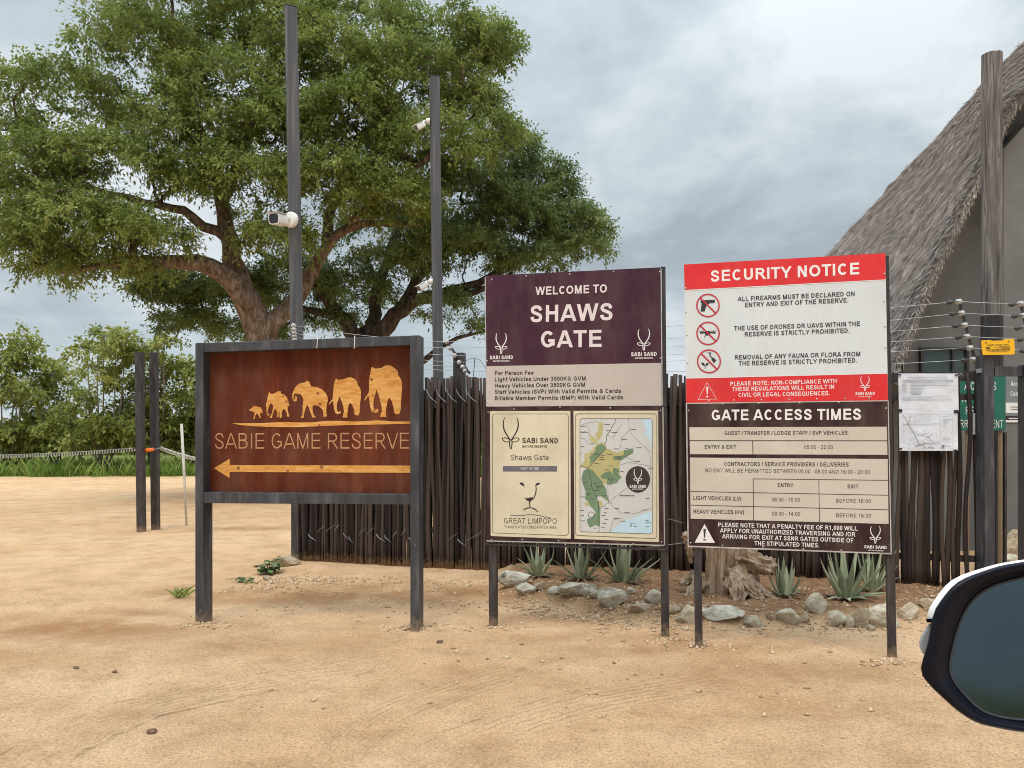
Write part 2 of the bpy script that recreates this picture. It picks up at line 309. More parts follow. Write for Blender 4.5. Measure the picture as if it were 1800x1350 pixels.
GQ = np.stack([ii, ii + 1, ii + nx + 1, ii + nx], 1)
nearm = (np.abs(X) < 9) & (Y > 2) & (Y < 14)
rough_ = np.zeros(len(X)); rough_[nearm] = rng.normal(0, .0022, nearm.sum())
clod = np.clip(vnoise(X, Y, 14, 21) + vnoise(X, Y, 31, 22) * .7, 0, 1)
soil = bed_mask(X, Y)
Z = Z + rough_ + nearm * clod * .006 + soil * nearm * (np.abs(vnoise(X, Y, 24, 23)) * .03 + rng.normal(0, .006, len(X)))
redp = np.zeros(len(X))
for (px, py, rx, ry, am) in ((140, 1105, 1.0, .4, 1.0), (420, 1130, .8, .3, .45), (560, 1045, 1.7, .5, .9), (800, 1045, 1.4, .5, .95), (1000, 1085, .8, .3, .6), (60, 1150, .8, .3, .5), (1150, 1120, 1.0, .2, .5), (450, 930, 1.4, .3, .9), (230, 1080, .5, .2, .7), (1380, 1190, 1.3, .35, .55), (1250, 1140, 1.2, .25, .6), (1000, 1120, 1.0, .2, .5), (860, 1200, 1.0, .3, .3), (1500, 1250, .8, .3, .4), (300, 1250, .7, .25, .25)):
    c = G(px, py); redp = np.maximum(redp, am * np.exp(-((X - c[0]) / rx) ** 2 - ((Y - c[1]) / ry) ** 2))
def track(pts):
    d = np.full(len(X), 9.0); m = np.zeros(len(X))
    pts = np.array([G(*p) for p in pts]); t = np.linspace(0, len(pts) - 1, 60); pts = np.stack([np.interp(t, np.arange(len(pts)), pts[:, k]) for k in (0, 1)], 1)
    for _ in range(8): pts[1:-1] = .25 * pts[:-2] + .5 * pts[1:-1] + .25 * pts[2:]
    for k, (a, b) in enumerate(zip(pts[:-1], pts[1:])):
        dv = (b - a) / np.linalg.norm(b - a); Ln = np.linalg.norm(b - a); s_ = np.clip((X - a[0]) * dv[0] + (Y - a[1]) * dv[1], 0, Ln)
        q = a + s_[:, None] * dv; dist = np.hypot(X - q[:, 0], Y - q[:, 1]); sg = np.sign((X - a[0]) * -dv[1] + (Y - a[1]) * dv[0])
        ok = dist < np.abs(d); d[ok] = (dist * sg)[ok]; m[ok] = np.sin(math.pi * (k + .5) / len(pts)) ** .5
    return d, m * np.clip((.22 - np.abs(d)) / .09, 0, 1)
trk, tm1 = track([(540, 1400), (610, 1310), (680, 1262), (760, 1226), (900, 1180)]); trk2, tm2 = track([(-60, 1400), (110, 1300), (240, 1245), (420, 1205), (640, 1165)])
trk3, tm3 = track([(690, 1420), (790, 1330), (900, 1275), (1060, 1230), (1250, 1200)])
trkm = np.maximum(tm1, np.maximum(tm2 * .8, tm3 * .6)); trk = np.where(tm2 > tm1, trk2, trk); trk = np.where(tm3 * .6 > np.maximum(tm1, tm2), trk3, trk); trk = np.clip(trk, -.6, .6)
grassy = np.clip((Y - 28.7 - vnoise(X, Y, .9, 8) * 1.1) / .8, 0, 1)
def ground_mat():
    m = bpy.data.materials.new('sandy_ground'); m.use_nodes = True; t = m.node_tree; nd = t.nodes; ln = t.links.new
    b = nd['Principled BSDF']; b.inputs['Roughness'].default_value = .92; b.inputs['Specular IOR Level'].default_value = .15
    tc = nd.new('ShaderNodeTexCoord')
    def nz(sc, det=6, ro=.6, st=(1, 1, 1)):
        mp = nd.new('ShaderNodeMapping'); mp.inputs['Scale'].default_value = st; ln(tc.outputs['Object'], mp.inputs[0])
        n = nd.new('ShaderNodeTexNoise'); n.inputs['Scale'].default_value = sc; n.inputs['Detail'].default_value = det; n.inputs['Roughness'].default_value = ro
        ln(mp.outputs[0], n.inputs['Vector']); return n.outputs['Fac']
    def ramp(f, p0, c0, p1, c1):
        r = nd.new('ShaderNodeValToRGB'); ln(f, r.inputs[0]); e = r.color_ramp.elements
        e[0].position = p0; e[0].color = (*c0, 1); e[1].position = p1; e[1].color = (*c1, 1); return r.outputs[0]
    def mix(f, a, c, mode='MIX'):
        x = nd.new('ShaderNodeMix'); x.data_type = 'RGBA'; x.blend_type = mode
        if isinstance(f, float): x.inputs[0].default_value = f
        else: ln(f, x.inputs[0])
        for s_, q in ((6, a), (7, c)):
            if isinstance(q, tuple): x.inputs[s_].default_value = (*q, 1)
            else: ln(q, x.inputs[s_])
        return x.outputs[2]
    def mth(op, a, c):
        x = nd.new('ShaderNodeMath'); x.operation = op
        for i, q in enumerate((a, c)):
            if isinstance(q, (int, float)): x.inputs[i].default_value = q
            else: ln(q, x.inputs[i])
        return x.outputs[0]
    def at(nm):
        a = nd.new('ShaderNodeAttribute'); a.attribute_name = nm; return a.outputs['Fac']
    base = ramp(nz(.55, 9, .62), .32, (.685, .425, .235), .68, (.78, .55, .345))
    streak = ramp(nz(2.3, 9, .7), .34, (.80, .76, .72), .56, (1.05, 1.05, 1.05))
    base = mix(1.0, base, streak, 'MULTIPLY')
    grain = ramp(nz(60, 4, .8), .38, (.70, .66, .61), .54, (1.08, 1.08, 1.08))
    base = mix(.9, base, grain, 'MULTIPLY')
    fine = ramp(nz(130, 3, .8), .36, (.62, .57, .52), .50, (1.06, 1.06, 1.06)); base = mix(.8, base, fine, 'MULTIPLY')
    # darker reddish patches and the scattered darker crumbs of soil
    rmask = mth('MULTIPLY', at('red'), ramp(nz(2.4, 8, .7), .34, (.25, .25, .25), .56, (1, 1, 1)))
    base = mix(rmask, base, (.40, .20, .085))
    sp = ramp(nz(21, 5, .8), .61, (0, 0, 0), .70, (1, 1, 1)); sp = mth('MULTIPLY', sp, ramp(nz(1.1, 5, .6), .45, (.12, .12, .12), .6, (.9, .9, .9)))
    base = mix(sp, base, (.235, .14, .07))
    wsp = ramp(nz(37, 3, .7), .70, (0, 0, 0), .73, (.7, .7, .7)); base = mix(wsp, base, (.66, .56, .42))
    sc = ramp(nz(13, 8, .75), .35, (.19, .095, .045), .66, (.42, .255, .145))
    base = mix(at('soil'), base, sc)
    gc = ramp(nz(1.4, 7, .7), .35, (.08, .13, .025), .62, (.27, .24, .10))
    base = mix(at('grassy'), base, gc)
    ln(base, b.inputs['Base Color'])
    tk = at('trk'); tm = at('trkm')
    rid = mth('MULTIPLY', tm, mth('COSINE', mth('MULTIPLY', tk, 118.0), 0))
    rid = mth('MULTIPLY', rid, ramp(nz(4.5, 5, .6), .34, (0, 0, 0), .52, (1, 1, 1)))
    h = mth('ADD', mth('MULTIPLY', nz(38, 6, .8), .022), mth('MULTIPLY', nz(10, 7, .75), .030))
    h = mth('ADD', h, mth('MULTIPLY', rid, .016))
    bp = nd.new('ShaderNodeBump'); bp.inputs['Strength'].default_value = 1.0; bp.inputs['Distance'].default_value = 1.0
    ln(h, bp.inputs['Height']); ln(bp.outputs[0], b.inputs['Normal'])
    return m
g = link_np('ground', np.stack([X, Y, Z], 1), GQ, ground_mat(), attr={'soil': soil, 'red': redp, 'trk': trk, 'trkm': trkm, 'grassy': grassy}, smooth=True)
tag(g, kind='structure')

# loose pebbles: too many to count, one object
def pebbles(cxy, sizes):
    b0 = np.array([[1, 0, 0], [0, 1, 0], [-1, 0, 0], [0, -1, 0], [0, 0, .75], [0, 0, -.5], ]); n = len(cxy)
    sc = sizes[:, None, None] * rng.uniform(.55, 1.25, (n, 6, 1)); a = rng.uniform(0, 6.28, n)
    v = b0[None] * sc * rng.uniform(.7, 1.3, (n, 1, 3))
    c, s_ = np.cos(a)[:, None], np.sin(a)[:, None]
    v = np.stack([v[..., 0] * c - v[..., 1] * s_, v[..., 0] * s_ + v[..., 1] * c, v[..., 2]], 2)
    v[..., 0] += cxy[:, 0:1]; v[..., 1] += cxy[:, 1:2]; v[..., 2] += (gh(cxy[:, 0], cxy[:, 1]) + sizes * .15)[:, None]
    tri = np.array([[0, 1, 4], [1, 2, 4], [2, 3, 4], [3, 0, 4], [1, 0, 5], [2, 1, 5], [3, 2, 5], [0, 3, 5]])
    q = (tri[None] + (np.arange(n) * 6)[:, None, None]).reshape(-1, 3)
    return v.reshape(-1, 3), q, np.repeat(rng.uniform(0, 1, n), 6)
pc = [np.stack([rng.uniform(-6, 4.5, 1100), 2.9 + 7 * rng.uniform(0, 1, 1100) ** 1.4], 1)]; ps = [rng.uniform(.002, .005, 1100) * rng.choice([1, 1, 1, 1, 1.6], 1100)]
for p, n, sd_ in ((BED[1], 260, .28), (BED[2], 420, .25), (BED[3], 420, .25), (BED[5], 160, .3), (BED[7], 200, .3), (BED[8], 120, .3), (G(520, 1020), 350, .2), (G(600, 1022), 160, .25), (G(800, 1028), 200, .3), (G(470, 1035), 160, .2), (G(735, 1103), 90, .10), (G(357, 1100), 50, .10), (G(866, 1105), 50, .09), (G(1169, 1128), 60, .09), (G(1228, 1138), 60, .09), (G(1570, 1170), 60, .09), (G(1000, 1180), 60, .9), (G(1350, 1200), 90, .9), (G(700, 1062), 200, .5)):
    pc.append(np.asarray(p) + rng.normal(0, 1, (n, 2)) * np.array([sd_ * 1.3, sd_ * .6])); ps.append(rng.uniform(.006, .022, n))
t_ = rng.uniform(0, 1, 1400); yy = rng.uniform(.05, 1.1, 1400)
bx = BED[0][0] + t_ * (BED[-1][0] - BED[0][0]); by = np.interp(bx, [p[0] for p in BED], [p[1] for p in BED]) + yy
pc.append(np.stack([bx, by], 1)); ps.append(rng.uniform(.006, .02, 1400))
pv, pq, pr = pebbles(np.concatenate(pc), np.concatenate(ps))
tag(link_np('gravel', pv, pq, M['gravel'], attr={'rnd': pr}), 'loose pebbles and crumbs of soil strewn over the sandy ground', 'gravel', kind='stuff')

# ------------------------------------------------------------------ grass beyond the yard
def blades(xy, hmin, hmax, wd, lean):
    n = len(xy); a = rng.uniform(0, 6.28, n); h = rng.uniform(hmin, hmax, n); z = gh(xy[:, 0], xy[:, 1])
    ux, uy = np.cos(a) * wd, np.sin(a) * wd; lx, ly = rng.normal(0, lean, n) * h, rng.normal(0, lean, n) * h
    b = np.stack([xy[:, 0], xy[:, 1], z], 1)
    v = np.stack([b + np.stack([-ux, -uy, 0 * ux], 1), b + np.stack([ux, uy, 0 * ux], 1),
                  b + np.stack([ux * .6 + lx * .4, uy * .6 + ly * .4, h * .6], 1), b + np.stack([lx, ly, h], 1)], 1)
    return v.reshape(-1, 3), (np.arange(n) * 4)[:, None] + np.arange(4)[None], np.repeat(rng.uniform(0, 1, n), 4)
n = 60000
yy = 28.2 + rng.exponential(4.5, n); xx = rng.uniform(-1.0, .25, n) * yy * .72
k_ = (yy < 60) & (yy > 28.6 + vnoise(xx, yy, .9, 8) * 1.1 + vnoise(xx, yy, 3.1, 9) * .8) & ((vnoise(xx, yy, 1.7, 10) + rng.normal(0, .25, n)) > -.22); gxy = np.stack([xx, yy], 1)[k_]
v, q, r = blades(gxy, .10, .46, .016, .4)
n2_ = 2200; yy = 28.9 + rng.exponential(3.0, n2_); xx = rng.uniform(-1.0, .25, n2_) * yy * .72; v2, q2, r2 = blades(np.stack([xx, yy], 1), .3, .75, .010, .3)
v = np.concatenate([v, v2]); q = np.concatenate([q, q2 + len(r)]); r = np.concatenate([r, np.full(len(r2), 1.0)])
tag(link_np('grass', v, q, M['grass'], attr={'rnd': r}), 'fresh green grass growing at the far edge of the sand', 'grass', kind='stuff')

# ------------------------------------------------------------------ trees and bushes
def limb(pts, r0, r1, n=10):             # smooth polyline with taper
    pts = np.array(pts, float); t = np.linspace(0, len(pts) - 1, n)
    o = np.stack([np.interp(t, np.arange(len(pts)), pts[:, k]) for k in range(3)], 1)
    for _ in range(2): o[1:-1] = .25 * o[:-2] + .5 * o[1:-1] + .25 * o[2:]
    return o, np.linspace(r0, r1, n)
def leaf_cards(pos, dirs, ln, wd, droop):
    n = len(pos); d = dirs / (np.linalg.norm(dirs, axis=1, keepdims=True) + 1e-9)
    up = rng.normal(0, .55, (n, 3)) + np.array([0, 0, 1.0]); side = np.cross(d, up); side /= (np.linalg.norm(side, axis=1, keepdims=True) + 1e-9)
    L_ = ln * rng.uniform(.65, 1.3, (n, 1)); W_ = wd * rng.uniform(.7, 1.25, (n, 1)); dn = np.array([0, 0, -1.0])
    a = pos; tip = pos + d * L_ + dn * droop * L_; mid = pos + d * L_ * .45
    v = np.stack([a, mid + side * W_, tip, mid - side * W_], 1)
    return v.reshape(-1, 3), (np.arange(n) * 4)[:, None] + np.arange(4)[None]
def grow(name, label, cat, base, limbs, blobs, leafm, barkm, ln=.085, wd=.021, tw=7, per=16, twl=.42, spacing=1.0, group=None, trunk_n=10, droop=.25, pipe=.0052, flat=.7, joint=.035, girth=.86):
    t = thing(name, label, cat, base, group)
    tb = MB(); nodes = []; rad = []
    for pts, r0, r1 in limbs:
        o, r = limb(pts, r0 * girth, r1 * girth, 14)
        o[1:] += rng.normal(0, .25 * np.minimum(r[1:], .12)[:, None], (len(o) - 1, 3))
        tb.tube(o, r, trunk_n); nodes += list(o[3:]); rad += list(r[3:])
    cent = []; outw = []
    for (c, rx, ry, rz, n) in blobs:
        u = rng.normal(0, 1, (int(n * spacing), 3)); u /= np.linalg.norm(u, axis=1, keepdims=True)
        u[:, 2] = np.where(u[:, 2] < -.3, -u[:, 2] * flat, u[:, 2])
        rr = rng.uniform(.30, 1.0, (len(u), 1)) ** .55
        p = np.asarray(c) + u * rr * np.array([rx, ry, rz]); cent.append(p); outw.append(u)
    cent = np.concatenate(cent); outw = np.concatenate(outw)
    nd = np.array(nodes); par = [-1] * len(nodes); own = [0] * len(nodes)
    d0 = np.array([np.min(np.linalg.norm(nd - c, axis=1)) for c in cent]); order = np.argsort(d0)
    nodes = [np.array(x) for x in nodes]; n0 = len(nodes); arr = np.zeros((n0 + len(cent) * 3 + 3, 3)); arr[:n0] = nd; cnt = n0
    ends = []; dead = np.zeros(len(arr))
    for i in order:
        c = cent[i]; dist = np.linalg.norm(arr[:cnt] - c, axis=1) + dead[:cnt]; j = int(np.argmin(dist)); a = arr[j].copy(); L0 = np.linalg.norm(c - a)
        jit = rng.normal(0, .10 * L0 + .01, (2, 3)); prev = j
        for k, q in enumerate((a + (c - a) * .36 + jit[0] + [0, 0, .06 * L0], a + (c - a) * .7 + jit[1] + [0, 0, .05 * L0], c)):
            arr[cnt] = q; par.append(prev); own.append(0); prev = cnt; dead[cnt] = .0 if k else .05; cnt += 1
        ends.append((i, prev))
    own = np.zeros(cnt)
    for i, e_ in ends:
        k = e_
        while k >= n0: own[k] += 1; k = par[k]
    bm_ = MB()
    for k in range(n0, cnt, 3):
        pj = par[k]; pts = [arr[pj], arr[k], arr[k + 1], arr[k + 2]]
        r = [pipe * math.sqrt(own[k] + 1) * 1.25] + [pipe * math.sqrt(own[k + z_]) for z_ in range(3)]
        bm_.tube(pts, r, 5, cap=False)
    n = len(cent)
    td = rng.normal(0, 1, (n, tw, 3)) * np.array([1, 1, .62]) + outw[:, None] * .75; td /= np.linalg.norm(td, axis=2, keepdims=True)
    tl = twl * rng.uniform(.5, 1.25, (n, tw, 1))
    s_ = rng.uniform(.1, 1, (n, tw, per, 1)); base_p = cent[:, None, None] + td[:, :, None] * tl[:, :, None] * s_ + np.array([0, 0, -.22]) * (tl[:, :, None] * s_) ** 1.6
    base_p = base_p + rng.normal(0, joint, base_p.shape)
    ld = td[:, :, None] * .8 + rng.normal(0, .75, base_p.shape) + np.array([0, 0, -.12])
    v, q = leaf_cards(base_p.reshape(-1, 3), ld.reshape(-1, 3), ln, wd, droop)
    cr = np.repeat(rng.uniform(0, 1, n), tw * per) * .6 + rng.uniform(0, 1, n * tw * per) * .4
    if cat == 'bush': tb.add(bm_.v, bm_.f); tb.build('stems', barkm, t, smooth=True)
    else: tb.build('trunk', barkm, t, smooth=True); bm_.build('branches', barkm, t, smooth=True)
    link_np('crown', v, q, leafm, t, attr={'rnd': np.repeat(cr, 4)})
    return t
D1 = 15.5
def B(px, py, d, rx, ry, rz, n):         # a crown mass: centre as measured, radii in metres
    return (P(px, py, d), rx, ry, rz, n)
T = lambda L_: [P(*q) for q in L_]
limbs1 = [
    (T([(478, 884, 18.1), (474, 760, 18.1), (470, 640, 18.1), (455, 575, 18.1), (430, 520, 18.0)]), 0.506, 0.345),
    (T([(440, 545, 18.0), (415, 495, 17.8), (380, 470, 17.6), (330, 455, 17.3), (285, 460, 17.0), (230, 462, 16.7), (165, 470, 16.5), (100, 480, 16.3)]), 0.310, 0.052),
    (T([(440, 535, 18.0), (415, 480, 18.1), (400, 420, 18.2), (392, 350, 18.2), (370, 270, 18.0), (330, 190, 17.8), (300, 90, 17.6)]), 0.310, 0.057),
    (T([(400, 420, 18.2), (345, 385, 17.8), (300, 360, 17.4), (235, 350, 17.0), (160, 330, 16.6), (60, 300, 16.4)]), 0.149, 0.034),
    (T([(392, 350, 18.2), (430, 260, 18.6), (470, 170, 19.0), (480, 60, 19.2)]), 0.172, 0.046),
    (T([(235, 462, 16.7), (232, 430, 16.6), (238, 398, 16.5), (190, 375, 16.3), (130, 350, 16.1)]), 0.098, 0.034),
    (T([(468, 590, 18.1), (500, 545, 18.3), (535, 520, 18.5), (548, 470, 18.6), (575, 425, 18.7), (612, 395, 18.8), (670, 390, 18.9), (740, 398, 18.8)]), 0.276, 0.057),
    (T([(575, 425, 18.7), (580, 360, 19.1), (620, 270, 19.4), (680, 180, 19.6), (720, 90, 19.6)]), 0.161, 0.046),
    (T([(612, 395, 18.8), (690, 330, 18.4), (770, 260, 18.2), (850, 190, 18.1)]), 0.115, 0.034),
]
blobs1 = [
    B(95, 480, 16.3, .75, .7, .28, 26), B(180, 470, 16.5, .8, .7, .28, 26), B(40, 350, 16.4, .9, 1.0, .6, 34), B(260, 478, 16.9, .5, .6, .16, 12), B(872, 70, 18.6, .5, .8, .4, 16), B(880, 240, 18.3, .5, .8, .4, 18),
    B(125, 185, 17.2, 1.25, 1.5, .95, 92), B(60, 300, 16.6, 1.15, 1.38, 0.86, 77), B(255, 105, 17.6, 1.45, 1.8, 1.0, 115), B(330, 40, 18.2, 1.84, 2.30, 1.26, 139),
    B(200, 300, 16.6, 1.49, 1.38, 0.80, 93), B(140, 400, 16.2, 1.44, 1.26, 0.86, 116), B(70, 440, 16.2, 0.69, 0.92, 0.52, 40), B(250, 420, 16.2, 1.03, 1.03, 0.63, 62),
    B(330, 250, 17.2, 1.38, 1.49, 0.92, 93), B(430, 330, 17.0, 1.38, 1.26, 0.80, 108), B(400, 180, 17.4, 1.38, 1.61, 0.92, 108), B(470, 60, 18.4, 1.61, 2.07, 1.15, 124),
    B(560, 120, 17.8, 1.38, 1.61, 1.03, 108), B(640, 70, 18.8, 1.72, 2.07, 1.09, 124), B(620, 210, 17.6, 1.26, 1.38, 0.69, 116), B(590, 320, 17.4, 1.38, 1.26, 0.69, 131),
    B(720, 150, 18.2, 1.49, 1.61, 1.03, 116), B(800, 90, 18.8, 1.38, 1.72, 0.80, 93), B(842, 110, 18.6, .7, .95, .6, 40), B(832, 195, 18.4, .75, 1.0, .55, 46), B(760, 270, 17.8, 1.38, 1.38, 0.80, 116),
    B(480, 420, 17.2, 0.92, 0.92, 0.40, 52), B(680, 360, 17.6, 1.26, 1.26, 0.63, 93), B(500, 230, 17.2, 1.26, 1.15, 0.69, 93), B(30, 240, 17.0, .55, 1.0, .5, 26), B(20, 420, 16.8, 0.63, 0.92, 0.80, 40),
]
grow('marula_tree', 'big spreading green tree with a forking brown trunk behind the brown elephant sign', 'tree', P(478, 900, 18.1) * [1, 1, 0], limbs1, blobs1, M['leaf'], M['bark'], spacing=1.0, ln=.088, wd=.022, tw=7, per=15, twl=.46)
limbs2 = [
    (T([(640, 862, 21.2), (640, 720, 21.2), (645, 630, 21.2), (650, 585, 21.1)]), 0.550, 0.389),
    (T([(645, 620, 21.1), (610, 570, 20.8), (585, 540, 20.7), (560, 505, 20.6), (520, 470, 20.4), (450, 440, 20.2)]), 0.275, 0.057),
    (T([(655, 600, 21.1), (690, 560, 21.1), (720, 530, 21.0), (770, 515, 20.7), (840, 520, 20.5), (900, 480, 20.4)]), 0.298, 0.057),
    (T([(700, 550, 21.1), (740, 480, 21.3), (800, 420, 21.5), (880, 350, 21.8)]), 0.206, 0.057),
    (T([(745, 520, 20.8), (850, 500, 20.6), (950, 440, 20.8), (1040, 400, 20.8)]), 0.149, 0.034),
    (T([(600, 560, 20.8), (540, 545, 20.6), (450, 520, 20.2), (330, 520, 19.7)]), 0.137, 0.034),
    (T([(650, 600, 21.1), (665, 500, 21.5), (700, 400, 22.0), (740, 300, 22.2)]), 0.229, 0.057),
    (T([(648, 625, 21.0), (700, 640, 20.5), (745, 640, 20.2), (770, 610, 20.0), (810, 590, 19.9), (855, 582, 19.8)]), 0.137, 0.034),
]
blobs2 = [
    B(1010, 400, 21.1, 0.97, 1.26, 0.63, 66), B(950, 340, 21.3, 1.03, 1.37, 0.80, 72), B(900, 280, 21.3, 0.92, 1.37, 0.80, 66), B(1030, 440, 20.8, 0.63, 1.03, 0.46, 33), B(900, 400, 20.4, 1.37, 1.49, 0.92, 102), B(940, 465, 20.6, 1.15, 1.15, 0.34, 48),
    B(820, 350, 20.2, 1.37, 1.49, 0.92, 96), B(800, 450, 19.9, 1.49, 1.37, 0.80, 108), B(700, 470, 20.4, 1.37, 1.37, 0.69, 50), B(640, 520, 21.1, 1.15, 1.37, 0.57, 36), B(520, 500, 19.9, 1.15, 1.15, 0.69, 66),
    B(400, 520, 19.7, 1.26, 1.26, 0.63, 72), B(310, 510, 19.5, 0.86, 1.03, 0.52, 54), B(330, 570, 19.5, 0.69, 0.92, 0.40, 36), B(790, 545, 20.2, 0.92, 1.03, 0.46, 24), B(860, 575, 19.7, 0.52, 0.69, 0.25, 14), B(560, 570, 21.5, 1.37, 1.15, 0.46, 28), B(440, 590, 21.1, 1.03, 1.03, 0.46, 38), B(690, 400, 21.8, 1.83, 1.49, 1.03, 72), B(265, 520, 19.5, 0.46, 0.69, 0.29, 19),
]
grow('shade_tree', 'darker green tree with low arching dark limbs standing behind the tall bare pole', 'tree', P(640, 880, 21.2) * [1, 1, 0], limbs2, blobs2, M['leafd'], M['barkd'], spacing=1.25, ln=.088, wd=.022, tw=7, per=15)

def bush(label, px, d, puffs, seed_):
    global rng
    rng = np.random.default_rng(seed_)
    base = P(px, 0, d) * [1, 1, 0]; limbs = []; blobs = []
    for (x, y, rx, ry) in puffs:
        dd = d + rng.uniform(-1.1, 1.1); c = P(x, y, dd); ax, az = rx / F * dd, ry / F * dd; blobs.append((c, ax * 1.1, .8, az * 1.1, 6 + 11.5 * ax * az))
        st = base + [rng.normal(0, .15), rng.normal(0, .15), -.05]; md = st * .55 + c * .45 + np.array([(c[0] - st[0]) * .22, 0, -.12 * c[2]])
        limbs.append(([st, md, c, c + [rng.normal(0, .2), 0, az * .8]], .045, .012))
    for k in range(6):                   # the skirt of low growth
        c = P(px - 62 + k * 25 + rng.uniform(-8, 8), rng.uniform(742, 790), d - rng.uniform(-.6, .9)); blobs.append((c, .62, .6, .42, 9))
    return grow('bush', label, 'bush', base, limbs, blobs, M['leafb'], M['twig'], ln=.20, wd=.055, tw=6, per=9, twl=.62, group='bushes lining the far edge of the sand', trunk_n=6, pipe=.009, joint=.06)
for a in (
    ('tall loose bush at the left edge behind the coiled spring barrier', 5, 31.0, ((32, 612, 34, 26), (2, 640, 34, 34), (48, 660, 36, 30), (-20, 700, 50, 50), (30, 715, 50, 34), (0, 770, 46, 24), (-60, 640, 50, 50)), 31),
    ('low rounded bush between the leftmost tall bush and the tallest bush', 105, 32.5, ((92, 655, 28, 20), (75, 700, 34, 26), (118, 692, 30, 30), (90, 745, 46, 30), (62, 782, 40, 16), (140, 780, 40, 18)), 32),
    ('tallest bush, its leafy top rising left of the pair of bare posts', 180, 30.5, ((182, 600, 24, 17), (152, 618, 16, 12), (205, 628, 24, 24), (170, 665, 40, 28), (218, 690, 34, 34), (160, 725, 42, 30), (200, 765, 46, 28), (222, 596, 14, 9)), 33),
    ('yellow green bush directly behind the pair of bare posts', 262, 31.5, ((250, 632, 22, 22), (285, 640, 22, 20), (262, 680, 34, 30), (240, 735, 40, 34), (290, 722, 38, 38), (265, 778, 50, 22), (288, 606, 11, 10)), 34),
    ('leafy bush behind the white stake left of the elephant sign', 335, 32.5, ((322, 652, 20, 18), (345, 668, 24, 26), (318, 712, 28, 32), (352, 730, 34, 36), (330, 778, 40, 22), (375, 660, 26, 26), (385, 730, 34, 40)), 35),
    ('bush half hidden behind the elephant sign', 440, 34.0, ((430, 690, 40, 34), (460, 740, 44, 36), (410, 770, 40, 24), (500, 760, 44, 30)), 36),
): bush(*a)
rng = np.random.default_rng(77)
# a far belt of bush that reads as one mass
n = 26000
xx = rng.uniform(-75, 75, n); yy = rng.uniform(58, 74, n); top = 2.3 + 1.0 * vnoise(xx, yy, .35, 41) + .8 * vnoise(xx, yy, .9, 42)
zz = rng.uniform(0, 1, n) ** .8 * top
v, q = leaf_cards(np.stack([xx, yy, zz], 1), rng.normal(0, 1, (n, 3)), .75, .26, .2)
tag(link_np('distant_bush', v, q, M['leafb'], attr={'rnd': np.repeat(rng.uniform(0, 1, n), 4)}), 'far belt of bushveld closing the view along the horizon', 'bushland', kind='stuff')

# unseen bush belt, added behind the viewer to fill the car mirror's reflection
n = 15000
xx = rng.uniform(-50, 110, n); yy = rng.uniform(-66, -50, n); top = 3.4 + 1.5 * vnoise(xx, yy, .3, 43) + 1.2 * vnoise(xx, yy, .8, 44)
zz = rng.uniform(0, 1, n) ** .8 * top
v, q = leaf_cards(np.stack([xx, yy, zz], 1), rng.normal(0, 1, (n, 3)), .85, .3, .2)
tag(link_np('distant_bush', v, q, M['leafb'], attr={'rnd': np.repeat(rng.uniform(0, 1, n), 4)}), 'unseen bush belt added behind the viewer for the car mirror to reflect', 'bushland', kind='stuff')
# ------------------------------------------------------------------ fence of dark stained poles
def fpt(t, off=0.0, z=0.0):              # along the fence line, off = metres towards the viewer
    d = FE1 - FE0; p = FE0 + d * t; nrm = np.array([-d[1], d[0]]) / np.linalg.norm(d); nrm = -nrm if nrm[1] > 0 else nrm
    q = p + nrm * off; return np.array([q[0], q[1], z])
def fx(px):                              # parameter of the fence line where it crosses image column px
    k = (px - CX) / F; d = FE1 - FE0; return (k * FE0[1] - FE0[0]) / (d[0] - k * d[1])
def wavy_pole(mb, p, z0, z1, r, wob, n=7, seg=8):
    pts = []; ph = rng.uniform(0, 6.28, 2); tx, ty = rng.normal(0, wob * .9), rng.normal(0, wob * .5)
    for i in range(seg + 1):
        s_ = i / seg; pts.append(p + np.array([wob * math.sin(2.2 * s_ * 3.1 + ph[0]) + tx * s_, .5 * wob * math.sin(2.9 * s_ * 3.1 + ph[1]) + ty * s_, z0 + (z1 - z0) * s_]))
    b = len(mb.v); rr = [r * rng.uniform(.88, 1.1) * (1.06 - .16 * i / seg) for i in range(seg + 1)]
    mb.tube(pts, rr, n, twist=rng.uniform(0, 1)); return len(mb.v) - b
def pole_attr(o, counts):
    a = o.data.attributes.new('rnd', 'FLOAT', 'POINT'); a.data.foreach_set('value', np.concatenate([np.full(c, rng.uniform(0, 1)) for c in counts]).astype(np.float32))
TL = np.linalg.norm(FE1 - FE0); TE = fx(1572)
fence = thing('pole_fence', 'long dark fence of thin upright wooden poles behind the sign boards', 'fence', fpt(.45, 0, 0))
mb = MB(); cn = []; t = fx(531)
while t < TE:
    p = fpt(t, rng.normal(0, .006)); r = rng.uniform(.0125, .0275); gzv = gz(p)
    top = 2.11 + .05 * (1 - t) + rng.normal(0, .010) - (.03 if rng.random() < .10 else 0)
    cn.append(wavy_pole(mb, p, gzv - .05, top, r * (1.0), rng.choice([.003, .006, .010, .016])))
    t += (r * 2 + rng.choice([-.009, -.005, -.002, .002, .008], p=[.32, .30, .22, .11, .05])) / TL
o = mb.build('pole_screen', M['pole'], fence, smooth=True); pole_attr(o, cn)
mb = MB(); cn = []
t = fx(531)
while t < TE:                            # a looser second row behind
    p = fpt(t, -.075); cn.append(wavy_pole(mb, p, gz(p) - .05, 2.02 + rng.normal(0, .04), rng.uniform(.017, .024), .006)); t += rng.choice([.034, .038, .042, .056], p=[.35, .35, .2, .1]) / TL
o = mb.build('rear_pole_screen', M['pole'], fence, smooth=True); pole_attr(o, cn)
